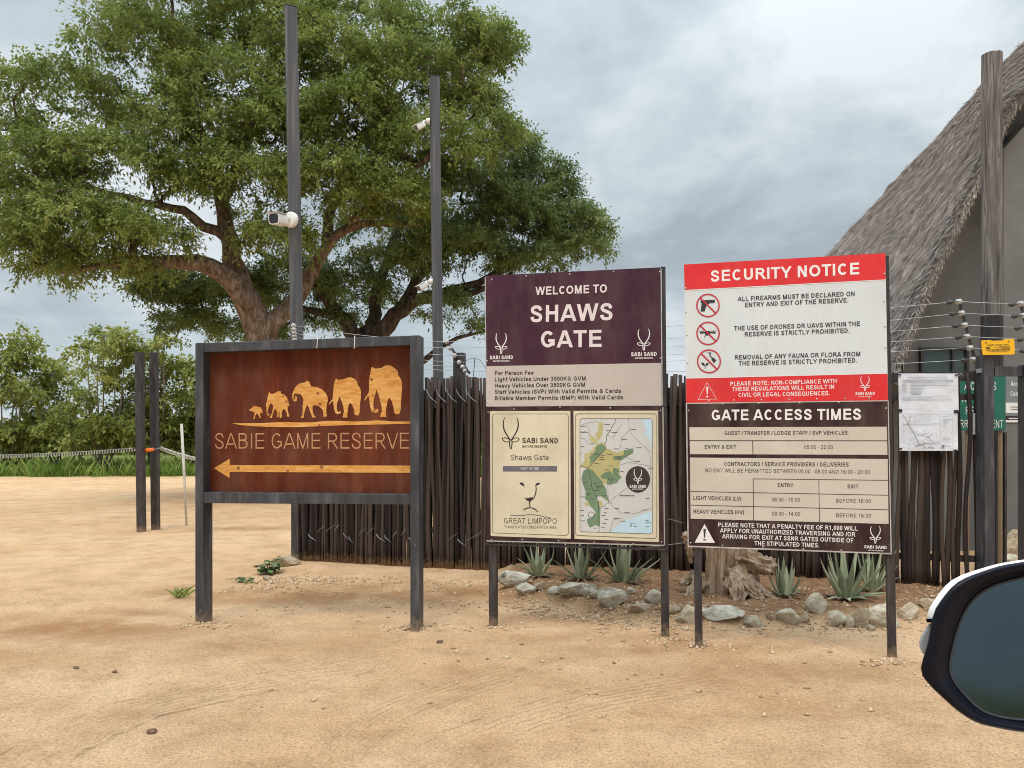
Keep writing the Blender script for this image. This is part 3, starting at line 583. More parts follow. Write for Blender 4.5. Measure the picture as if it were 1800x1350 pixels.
def rail(parent, t0, t1, z, off, h=.03, dpt=.02, name='rail'):
    m_ = MB(); a, b = fpt(t0, off, z), fpt(t1, off, z); u = (b - a) / 2; n_ = fpt(0, 1) - fpt(0, 0)
    m_.box((a + b) / 2, u, n_ * dpt, np.array([0, 0, h])); return m_.build(name, M['black_steel'], parent)
rail(fence, fx(520), TE, .42, -.04); rail(fence, fx(520), TE, 1.84, -.04)
m_ = MB(); c = fpt(fx(522), .0); u = (fpt(1) - fpt(0)) / TL * .05; n_ = (fpt(0, 1) - fpt(0, 0)) * .05
m_.box(c + [0, 0, 1.05], u, n_, np.array([0, 0, 1.06])); m_.build('post', M['black_steel'], fence, bevel=.004)
m_ = MB(); c = fpt(fx(799), -.16); m_.box(c + [0, 0, 1.22], u * 1.15, n_ * 1.15, np.array([0, 0, 1.22])); m_.build('post', M['black_steel'], fence, bevel=.004)
for px in (980, 1185, 1400):
    m_ = MB(); c = fpt(fx(px), -.15); m_.box(c + [0, 0, 1.0], u * .8, n_ * .8, np.array([0, 0, 1.0])); m_.build('post', M['black_steel'], fence)
# pale binding wire twisted round the poles
m_ = MB()
for i in range(17):
    t0 = fx(545 + i * 14.5 + rng.uniform(-3, 3)) if i < 13 else fx(790 + (i - 13) * 16); z = .34 + rng.uniform(-.03, .03); L0 = rng.uniform(.05, .13) / TL; s_ = rng.choice([-1, 1])
    m_.tube([fpt(t0, .03, z), fpt(t0 + L0 * .3, .045, z + s_ * .03), fpt(t0 + L0 * .7, .045, z + s_ * .055), fpt(t0 + L0, .028, z + s_ * .08)], .0022, 4)
for px in (751, 768, 786, 803, 820):
    t0 = fx(px); m_.tube([fpt(t0, .03, 2.02), fpt(t0 + .004, .035, 1.96), fpt(t0 + .010, .04, 1.91), fpt(t0 + .017, .03, 1.87)], .0024, 4)
m_.tube([fpt(fx(x), .04 + .01 * math.sin(x), z) for x, z in ((1118, .30), (1140, .33), (1170, .36), (1210, .40))], .004, 5)
m_.tube([fpt(fx(x), .05, z) for x, z in ((1165, .64), (1180, .63), (1200, .60))], .003, 5)
m_.build('binding_wire', M['wire'], fence)

# ------------------------------------------------------------------ gate leaf on the right: crooked poles hung from a steel rail
gate = thing('pole_gate', 'narrow panel of crooked gappy poles hung from a steel rail beside the steel post', 'gate', fpt(fx(1645), .02, 0))
mb = MB(); cn = []
for px in (1577, 1584, 1593, 1602, 1611, 1620, 1631, 1638, 1648, 1658, 1666, 1673, 1684, 1698, 1713, 1588, 1598, 1615, 1626, 1643):
    t0 = fx(px + rng.uniform(-1.5, 1.5)); p = fpt(t0, .05 + rng.normal(0, .008)); cn.append(wavy_pole(mb, p, gz(p) - .03, 2.06 + rng.normal(0, .02), rng.uniform(.017, .027), rng.uniform(.008, .02), 7, 10))
o = mb.build('pole_screen', M['pole'], gate, smooth=True); pole_attr(o, cn)
rail(gate, fx(1568), fx(1722), 2.055, .0, .045, .02); rail(gate, fx(1568), fx(1722), .34, .0, .03, .02); rail(gate, fx(1568), fx(1722), 1.86, .0, .03, .015)
m_ = MB()
for px in (1600, 1640, 1650, 1668, 1680): m_.tube([fpt(fx(px), .075, 2.05), fpt(fx(px + 6), .085, 2.075), fpt(fx(px + 11), .078, 2.05)], .003, 4)
m_.build('binding_wire', M['wire'], gate)
# steel gate post and frame
def sq_tube(mb, a, b, hx, hy, yaw):
    a, b = np.asarray(a, float), np.asarray(b, float); c, s_ = math.cos(yaw), math.sin(yaw)
    r = lambda q: [q + np.array([c * x - s_ * y, s_ * x + c * y, 0]) for x, y in ((-hx, -hy), (hx, -hy), (hx, hy), (-hx, hy))]
    mb.hexa(r(a), r(b))
DG = 7.35
gp = thing('steel_gate_frame', 'dark steel gate post and top bar standing in front of the grey building', 'gate frame', P(1735, 0, DG) * [1, 1, 0])
m_ = MB(); a = P(1733, 0, DG); sq_tube(m_, a * [1, 1, 0] - [0, 0, .1], [a[0] - .012, a[1], EYE + (HY - 625) / F * DG], .048, .062, math.radians(4)); m_.build('post', M['steel'], gp, bevel=.004)
m_ = MB(); a = P(1803, 0, DG + .1); sq_tube(m_, a * [1, 1, 0] - [0, 0, .1], [a[0], a[1], EYE + (HY - 640) / F * DG], .045, .05, 0); m_.build('post', M['steel'], gp, bevel=.004)
m_ = MB(); a, b = P(1746, 653, DG), P(1796, 653, DG + .1); m_.hexa([a + [0, -.03, -.045], b + [0, -.03, -.045], b + [0, .03, -.045], a + [0, .03, -.045]], [a + [0, -.03, .045], b + [0, -.03, .045], b + [0, .03, .045], a + [0, .03, .045]]); m_.build('top_bar', M['steel'], gp, bevel=.003)
for px in (1757, 1766):
    m_ = MB(); a = P(px, 0, 8.35); sq_tube(m_, a * [1, 1, 0] - [0, 0, .05], [a[0], a[1], EYE + (HY - 760) / F * 8.35], .022 if px == 1757 else .012, .02, 0); m_.build('inner_post', M['black_steel'], gp)
m_ = MB(); a = P(1712, 745, DG + .05); m_.tube([a + [0, 0, .1], a + [0, 0, -.1]], .012, 6); m_.box(P(1723, 652, DG), [.02, 0, 0], [0, .03, 0], [0, 0, .02]); m_.build('hinge', M['wire'], gp)

# ------------------------------------------------------------------ bare poles
def steel_pole(name, label, px0, py0, px1, d, half, yaw, cat='pole', m_='steel2', group=None):
    py1 = HY + EYE * F / d; a = P(px1, py1, d); b = P(px0, py0, d)
    t = thing(name, label, cat, a * [1, 1, 0], group)
    mb = MB(); sq_tube(mb, a + (a - b) * .02, b, half, half * .8, yaw); mb.build('shaft', M[m_], t, bevel=.006)
    mb = MB(); sq_tube(mb, b + [0, 0, .001], b + [0, 0, .012], half * 1.03, half * .84, yaw); mb.build('end_cap', M['black_steel'], t)
    return t, a, b
p1, p1a, p1b = steel_pole('steel_pole', 'tallest bare dark steel pole, rising directly behind the brown elephant sign', 511, 14, 529.5, 9.75, .070, math.radians(24))
p2, p2a, p2b = steel_pole('steel_pole', 'bare steel pole left of the purple welcome board carrying two small cameras', 763.5, 136, 774, 11.6, .066, math.radians(20))
for px, py0, pyb, lb in ((246.5, 621, 934, 'left one of the two short dark square posts standing side by side on the sand'), (271.5, 621.5, 930, 'right one of the two short dark square posts, nearer the white stake')):
    d = EYE * F / (pyb - HY); a = P(px + 2.3, pyb, d); b = P(px - 1.2, py0, d)
    t = thing('steel_post', lb, 'post', a * [1, 1, 0], 'pair of dark posts holding the spring barrier')
    mb = MB(); sq_tube(mb, a - [0, 0, .1], b, .052, .055, math.radians(-4)); mb.build('shaft', M['black_steel'], t, bevel=.004)
    mb = MB(); sq_tube(mb, b + [0, 0, .001], b + [0, 0, .01], .054, .057, math.radians(-4)); mb.build('end_cap', M['steel'], t)
    mb = MB(); q = P(px + 12, 688, d) if px < 260 else P(px - 9, 690, d); mb.tube([q + [-.03, -.02, 0], q + [.03, -.02, 0]], .022, 8); mb.build('hinge_eye', M['black_steel'], t)
d = 8.55; a, b = P(1744, 765 + 2100 / d, d), P(1743.5, 96, d)
lt = thing('log_post', 'thick weathered grey log post with a tarred base beside the thatched roof', 'post', a * [1, 1, 0])
def log(z0, z1, m, nm, rr, n=22, seed_=3):
    r_ = np.random.default_rng(seed_); mb = MB(); seg = 26; vs = []
    lob = r_.uniform(0, 6.28, 4)
    for i in range(seg + 1):
        s_ = i / seg; z = z0 + (z1 - z0) * s_; f = (z - a[2]) / (b[2] - a[2]); c = a + (b - a) * f
        for j in range(n):
            an = 2 * math.pi * j / n; r = rr * (1.03 - .04 * f) * (1 + .018 * math.sin(3 * an + lob[0]) + .012 * math.sin(7 * an + lob[1] + s_) + .015 * math.sin(z * 3 + an + lob[2]))
            if j == 15: r *= .86                     # the drying crack
            vs.append(c + [r * math.cos(an + .35), r * math.sin(an + .35), 0])
    fs = [(i * n + j, i * n + (j + 1) % n, (i + 1) * n + (j + 1) % n, (i + 1) * n + j) for i in range(seg) for j in range(n)] + [tuple(seg * n + j for j in range(n))]
    mb.add(vs, fs); o = mb.build(nm, m, lt, smooth=False); return o
zt = EYE + (HY - 556) / F * d
log(zt, b[2], M['log'], 'shaft', .101); log(-.1, zt, M['logdark'], 'tarred_base', .104)
# white stake
d = EYE * F / (923 - HY); a, b = P(328, 923, d), P(319, 745, d)
mb = MB(); mb.tube([a - [0, 0, .05], a + (b - a) * .5 + [.004, 0, 0], b], [.020, .023, .024], 8)
tag(mb.build('stake', M['stake'], smooth=True, loc=a * [1, 1, 0]), 'thin white stake leaning slightly in the sand left of the elephant sign', 'stake')

# ------------------------------------------------------------------ coiled spring barrier
sp = thing('spring_barrier', 'sagging coiled metal spring strung across the track, with an orange grip', 'barrier', P(120, 0, 12.6) * [1, 1, 0])
def coil(p, q, sag, r, pitch, nm):
    n = int(np.linalg.norm(q - p) / pitch); pts = []
    ax = (q - p) / np.linalg.norm(q - p); s1 = np.cross(ax, [0, 0, 1.0]); s1 /= np.linalg.norm(s1); s2 = np.cross(s1, ax)
    for i in range(n * 9 + 1):
        f = i / (n * 9); an = 2 * math.pi * i / 9; pts.append(p + (q - p) * f - np.array([0, 0, sag * 4 * f * (1 - f)]) + r * (math.cos(an) * s1 + math.sin(an) * s2))
    mb = MB(); mb.tube(pts, .004, 4); mb.build(nm, M['spring'], sp, smooth=True)
coil(P(-260, 800, 12.7), P(238, 790, 12.55), .07, .029, .043, 'spring')
coil(P(283, 788, 12.6), P(516, 812, 9.6), .12, .027, .05, 'spring')
mb = MB(); mb.tube([P(255, 791.5, 12.45), P(259, 791.3, 12.45), P(266, 790.6, 12.45), P(270, 790, 12.45)], [.02, .032, .026, .03], 10); mb.build('grip', M['orange'], sp, smooth=True)
mb = MB(); mb.tube([P(268, 790.5, 12.5), P(276, 789, 12.62), P(284, 788, 12.6)], .007, 6); mb.tube([P(238, 790, 12.55), P(256, 791.3, 12.45)], .007, 6); mb.build('hook', M['wire'], sp)
gpst = thing('steel_post', 'dark barrier post standing beyond the left edge of the picture', 'post', P(-262, 0, 12.7) * [1, 1, 0])
mb = MB(); a = P(-264, 0, 12.7); sq_tube(mb, a * [1, 1, 0], a * [1, 1, 0] + [0, 0, 2.8], .052, .055, 0); mb.build('shaft', M['black_steel'], gpst)

# ------------------------------------------------------------------ electric fence above the poles
ef = thing('electric_fence', 'thin electric fence wires on slanted insulator brackets above the dark fence', 'electric fence', fpt(.5, -.1, 2.1))
R_ = [(1686, 530), (1691, 550.5), (1696, 571.5), (1700.5, 591.5), (1705.5, 611.5), (1711, 632)]; DR = 7.62
def bracket(pts, d, rod, drops):
    br = MB(); br.tube([P(*rod[0], d), P(*rod[1], d)], .016, 6); bo = br.build('bracket', M['black_steel'], ef)
    m1, m2 = MB(), MB()
    for (x, y) in pts:
        c = P(x, y, d - .02); m1.tube([c + [0, .028, 0], c + [0, -.012, 0]], .026, 12); m1.tube([c + [0, -.012, 0], c + [0, -.022, 0]], .012, 10); m1.build('insulator', M['insul'], bo, smooth=True); m1 = MB()
        if drops:
            m2 = MB(); e_ = P(x - 17, y + 1.5, d - .03); m2.tube([e_ + [-.028, 0, -.002], e_ + [-.018, 0, 0], e_, e_ + [.022, 0, .002], e_ + [.045, 0, .003], c + [-.02, -.01, 0]], [.004, .018, .024, .018, .006, .004], 8); m2.build('strain_insulator', M['insul_dark'], bo, smooth=True); m2 = MB()
    for mm, nm, mt in ((m1, 'insulator', 'insul'), (m2, 'strain_insulator', 'insul_dark')):
        if mm.v: mm.build(nm, M[mt], bo, smooth=True)
bracket(R_, DR, ((1685, 524), (1720, 655)), True)
R2 = [(x + 109, y + 4) for x, y in R_[:5]]; bracket(R2, DR - .25, ((1794, 530), (1822, 650)), True)
DLf = 9.05; L_ = [(785, 601), (791, 612), (799, 625), (807, 637), (813, 645), (817, 652)]
bracket(L_, DLf, ((784, 599), (826, 657)), False)
DC = 9.7; C_ = [(516, 572), (516.5, 579), (517, 585), (517.5, 591), (518, 597), (518.5, 603)]
bracket(C_, DC - .1, ((515, 568), (519, 608)), False)
for i in range(6):
    m_ = MB()
    def run(p, q, sag): m_.tube([p + (q - p) * s_ - np.array([0, 0, sag * 4 * s_ * (1 - s_)]) for s_ in np.linspace(0, 1, 9)], .0026, 4)
    run(P(*C_[i], DC), P(*L_[i], DLf), .03 + .01 * i); run(P(*L_[i], DLf), P(*R_[i], DR), .02 + .012 * ((i * 3) % 4)); 
    if i < 5: run(P(*R_[i], DR), P(*R2[i], DR - .25), .004)
    m_.build('wire', M['wire'], ef)
m_ = MB(); m_.tube([P(*q, 9.0) for q in ((832, 662), (834, 640), (834.5, 629))], .004, 5); m_.tube([P(*q, 9.0) for q in ((816, 637), (824, 631), (834, 629), (844, 633), (853, 646), (858, 660))], .003, 5)
m_.build('lead_wire', M['insul_dark'], ef)
# yellow warning plate
yw = thing('warning_plate', 'small yellow warning plate with black lettering hung on the electric fence wires', 'sign', P(1755, 612, 7.3))
DY = 7.25; ol = [cG(*q) for q in ((445, 125), (548, 118), (566, 128), (702, 124), (716, 108), (818, 104), (830, 118), (838, 270), (826, 292), (468, 298), (456, 288), (440, 150))]
mb = MB(); mb.poly([P(x, y, DY) for x, y in ol], [P(x, y, DY) + [0, .012, 0] for x, y in ol]); yplate = mb.build('plate', M['yellow'], yw, bevel=.002)

# ------------------------------------------------------------------ thatched building
tb_ = thing('thatched_building', 'grey plastered gatehouse with a steep shaggy thatched roof', 'building', P(1750, 0, 10.6) * [1, 1, 0])
DW = 10.3
mb = MB()
def wq(x0, x1, y0, y1, d, th=.25):       # wall block between image columns, at depth d
    a0, a1 = P(x0, y1, d), P(x1, y1, d); b0, b1 = P(x0, y0, d), P(x1, y0, d); k = np.array([0, th, 0])
    mb.hexa([a0, a1, a1 + k, a0 + k], [b0, b1, b1 + k, b0 + k])
gnd = HY + 2100 / DW + 5
gable = [(1588, gnd), (1588, 640), (1596, 575), (1640, 470), (1690, 355), (1765, 190), (1830, 120), (2010, 120), (2180, 640), (2180, gnd)]
mb.poly([P(x, y, DW) for x, y in gable], [P(x, y, DW + .25) for x, y in gable])
wall = mb.build('wall', M['plaster'], tb_)
mb = MB(); lowg = [(1764, gnd - 2), (1764, 262), (1800, 222), (1850, 190), (1960, 190), (2160, 640), (2160, gnd - 2)]; mb.poly([P(x, y, DW - .35) for x, y in lowg], [P(x, y, DW - .35) + [0, .349, 0] for x, y in lowg]); mb.build('wall', M['plaster'], tb_)
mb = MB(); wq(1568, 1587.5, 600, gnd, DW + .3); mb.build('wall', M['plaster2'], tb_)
# the long side wall running back under the eave
mb = MB(); a, b = P(1587, 0, DW + .02) * [1, 1, 0], np.array([4.2, 16.2, 0]); u = np.array([.12, 0, 0]); mb.hexa([a, a + u, b + u, b], [q + [0, 0, 2.35] for q in (a, a + u, b + u, b)]); mb.build('wall', M['plaster'], tb_)
win = MB(); x0, x1, y0, y1 = 1617, 1701, 611, 668
for (a0, a1, b0, b1) in ((x0, x1, y0, y0 + 4), (x0, x1, y1 - 4, y1), (x0, x0 + 4, y0 + 4, y1 - 4), (x1 - 4, x1, y0 + 4, y1 - 4), (1672, 1675, y0 + 4, y1 - 4)):
    p_, q_ = P(a0, b1, DW - .03), P(a1, b0, DW - .03); win.box((p_ + q_) / 2, [(q_[0] - p_[0]) / 2, 0, 0], [0, .028, 0], [0, 0, (q_[2] - p_[2]) / 2])
wo = win.build('window', M['frame'], tb_)
mb = MB(); p_, q_ = P(x0 + 4, y1 - 4, DW - .012), P(x1 - 4, y0 + 4, DW - .012); mb.box((p_ + q_) / 2, [(q_[0] - p_[0]) / 2, 0, 0], [0, .008, 0], [0, 0, (q_[2] - p_[2]) / 2]); mb.build('pane', M['glass'], wo)
# thatch: near verge, far hip line, lofted
nearv = [(1566, 662, 9.75), (1573, 641, 9.75), (1597, 583, 9.75), (1626, 512, 9.75), (1670, 414, 9.75), (1726, 299, 9.75), (1763, 206, 9.75), (1786, 179, 9.75), (1830, 138, 9.75), (1900, 95, 9.75)]
farv = [(1205, 725, 15.2), (1228, 692, 15.0), (1330, 580, 14.2), (1455, 445, 13.1), (1530, 366, 12.5), (1610, 280, 11.8), (1690, 193, 11.2), (1745, 131, 10.8), (1800, 74, 10.4), (1880, -5, 10.0)]
NV = np.array([P(*q) for q in nearv]); FV = np.array([P(*q) for q in farv])
def rs(a, n):
    t = np.linspace(0, len(a) - 1, n); o = np.stack([np.interp(t, np.arange(len(a)), a[:, k]) for k in range(3)], 1)
    for _ in range(3): o[1:-1] = .25 * o[:-2] + .5 * o[1:-1] + .25 * o[2:]
    return o
nv, nu = 60, 50; NVr, FVr = rs(NV, nv), rs(FV, nv)
U = np.linspace(0, 1, nu)[None, :, None]; SG = NVr[:, None] * (1 - U) + FVr[:, None] * U
dv = np.gradient(SG, axis=0); du = np.gradient(SG, axis=1); nn = np.cross(du, dv); nn /= np.linalg.norm(nn, axis=2, keepdims=True)
if nn[20, 20] @ np.array([-1, -1, 1]) < 0: nn = -nn
bulge = (.05 * np.sin(U[..., 0] * math.pi)[..., None])
lump = rng.normal(0, .010, (nv, nu, 1)) + .02 * np.sin(np.arange(nv) * .9)[:, None, None] * np.sin(np.arange(nu) * 1.3)[None, :, None]
TOP = SG + nn * (bulge + lump); BOT = SG - nn * (.07 + .19 * np.minimum(U * 3, 1))
idx = lambda base, i, j: base + i * nu + j
V_ = np.concatenate([TOP.reshape(-1, 3), BOT.reshape(-1, 3)]); fs = []
for i in range(nv - 1):
    for j in range(nu - 1):
        fs.append((idx(0, i, j), idx(0, i, j + 1), idx(0, i + 1, j + 1), idx(0, i + 1, j))); fs.append((idx(nv * nu, i, j), idx(nv * nu, i + 1, j), idx(nv * nu, i + 1, j + 1), idx(nv * nu, i, j + 1)))
    fs.append((idx(0, i, 0), idx(0, i + 1, 0), idx(nv * nu, i + 1, 0), idx(nv * nu, i, 0))); fs.append((idx(0, i, nu - 1), idx(nv * nu, i, nu - 1), idx(nv * nu, i + 1, nu - 1), idx(0, i + 1, nu - 1)))
for j in range(nu - 1): fs.append((idx(0, 0, j), idx(nv * nu, 0, j), idx(nv * nu, 0, j + 1), idx(0, 0, j + 1)))
roof = link('thatch_roof', V_, fs, M['thatch'], tb_)
# the other slope, mirrored about the ridge plane, mostly outside the picture
xr = P(1905, 0, 9.75)[0]; V2 = V_.copy(); V2[:, 0] = 2 * xr - V2[:, 0]
link('thatch_roof', V2, [f[::-1] for f in fs], M['thatch'], tb_)
def straws(n, us, vs_, ln, wd, lift, jit, nm, mt, outd=None):
    i = np.clip(vs_ * (nv - 1), 0, nv - 1.001); j = np.clip(us * (nu - 1), 0, nu - 1.001); ii, jj = i.astype(int), j.astype(int)
    p = TOP[ii, jj] + (TOP[np.minimum(ii + 1, nv - 1), jj] - TOP[ii, jj]) * (i - ii)[:, None] + (TOP[ii, np.minimum(jj + 1, nu - 1)] - TOP[ii, jj]) * (j - jj)[:, None]
    down = -dv[ii, jj]; down /= np.linalg.norm(down, axis=1, keepdims=True); nr = nn[ii, jj]
    d = down + rng.normal(0, jit, (n, 3)); 
    if outd is not None: d = d + outd
    d /= np.linalg.norm(d, axis=1, keepdims=True); side = np.cross(d, nr + rng.normal(0, .5, (n, 3))); side /= np.linalg.norm(side, axis=1, keepdims=True)
    Ls = ln * rng.uniform(.5, 1.4, (n, 1)); a = p + nr * .004; tip = p + d * Ls + nr * lift * rng.uniform(.1, 1.2, (n, 1)); ws = wd * rng.uniform(.6, 1.4, (n, 1))
    v = np.stack([a - side * ws, a + side * ws, tip + side * ws * .6, tip - side * ws * .6], 1).reshape(-1, 3)
    link_np(nm, v, (np.arange(n) * 4)[:, None] + np.arange(4)[None], M[mt], roof, attr={'rnd': np.repeat(rng.uniform(0, 1, n), 4)})
n = 80000; straws(n, rng.uniform(0, 1, n) ** 1.3, rng.uniform(0.0, 1, n), .07, .003, .006, .2, 'straw_cover', 'straw')
n = 12000; straws(n, rng.uniform(0, .07, n), rng.uniform(0, 1, n), .09, .0042, .016, .34, 'verge_fringe', 'straw', np.array([-.2, -.35, -.25]))
n = 7000
k_ = rng.uniform(0, nv - 1.001, n); ii = k_.astype(int); fr = (k_ - ii)[:, None]; dd = rng.uniform(.0, 1, n)[:, None]
ta = TOP[ii, 0] * (1 - fr) + TOP[ii + 1, 0] * fr; ba = BOT[ii, 0] * (1 - fr) + BOT[ii + 1, 0] * fr
p = ta * (1 - dd) + ba * dd; d = -dv[ii, 0] / np.linalg.norm(dv[ii, 0], axis=1, keepdims=True) + rng.normal(0, .3, (n, 3)) + [0.03, -.16, -.1]
d /= np.linalg.norm(d, axis=1, keepdims=True); s_ = rng.normal(0, 1, (n, 3)); s_ = np.cross(s_, d); s_ /= np.linalg.norm(s_, axis=1, keepdims=True); L0 = rng.uniform(.03, .10, (n, 1))
v = np.stack([p - s_ * .005, p + s_ * .005, p + d * L0 + s_ * .003, p + d * L0 - s_ * .003], 1).reshape(-1, 3)
link_np('cut_edge', v, (np.arange(n) * 4)[:, None] + np.arange(4)[None], M['strawedge'], roof, attr={'rnd': np.repeat(rng.uniform(0, 1, n), 4)})
# ------------------------------------------------------------------ lettering: a plain sans drawn from strokes, cap height 1
ADV = dict(zip('ABCDEFGHIJKLMNOPQRSTUVWXYZ', (1.0, 1.0, 1.0, 1.0, .93, .85, 1.08, 1.0, .39, .78, 1.0, .85, 1.16, 1.0, 1.08, .93, 1.08, 1.0, .93, .85, 1.0, .93, 1.32, .93, .93, .85)))
ADV.update(zip('abcdefghijklmnopqrstuvwxyz', (.777, .84, .777, .84, .777, .46, .84, .84, .39, .39, .777, .39, 1.24, .84, .84, .84, .84, .54, .777, .46, .84, .777, 1.09, .777, .777, .70)))
ADV.update({k: .777 for k in '0123456789'}); ADV.update({'.': .39, ',': .39, ':': .46, '-': .46, '/': .39, '(': .46, ')': .46, '&': 1.0})
SPACE = .39
def arc2(cx, cy, rx, ry, a0, a1, n=9): return [(cx + rx * math.cos(math.radians(a0 + (a1 - a0) * i / n)), cy + ry * math.sin(math.radians(a0 + (a1 - a0) * i / n))) for i in range(n + 1)]
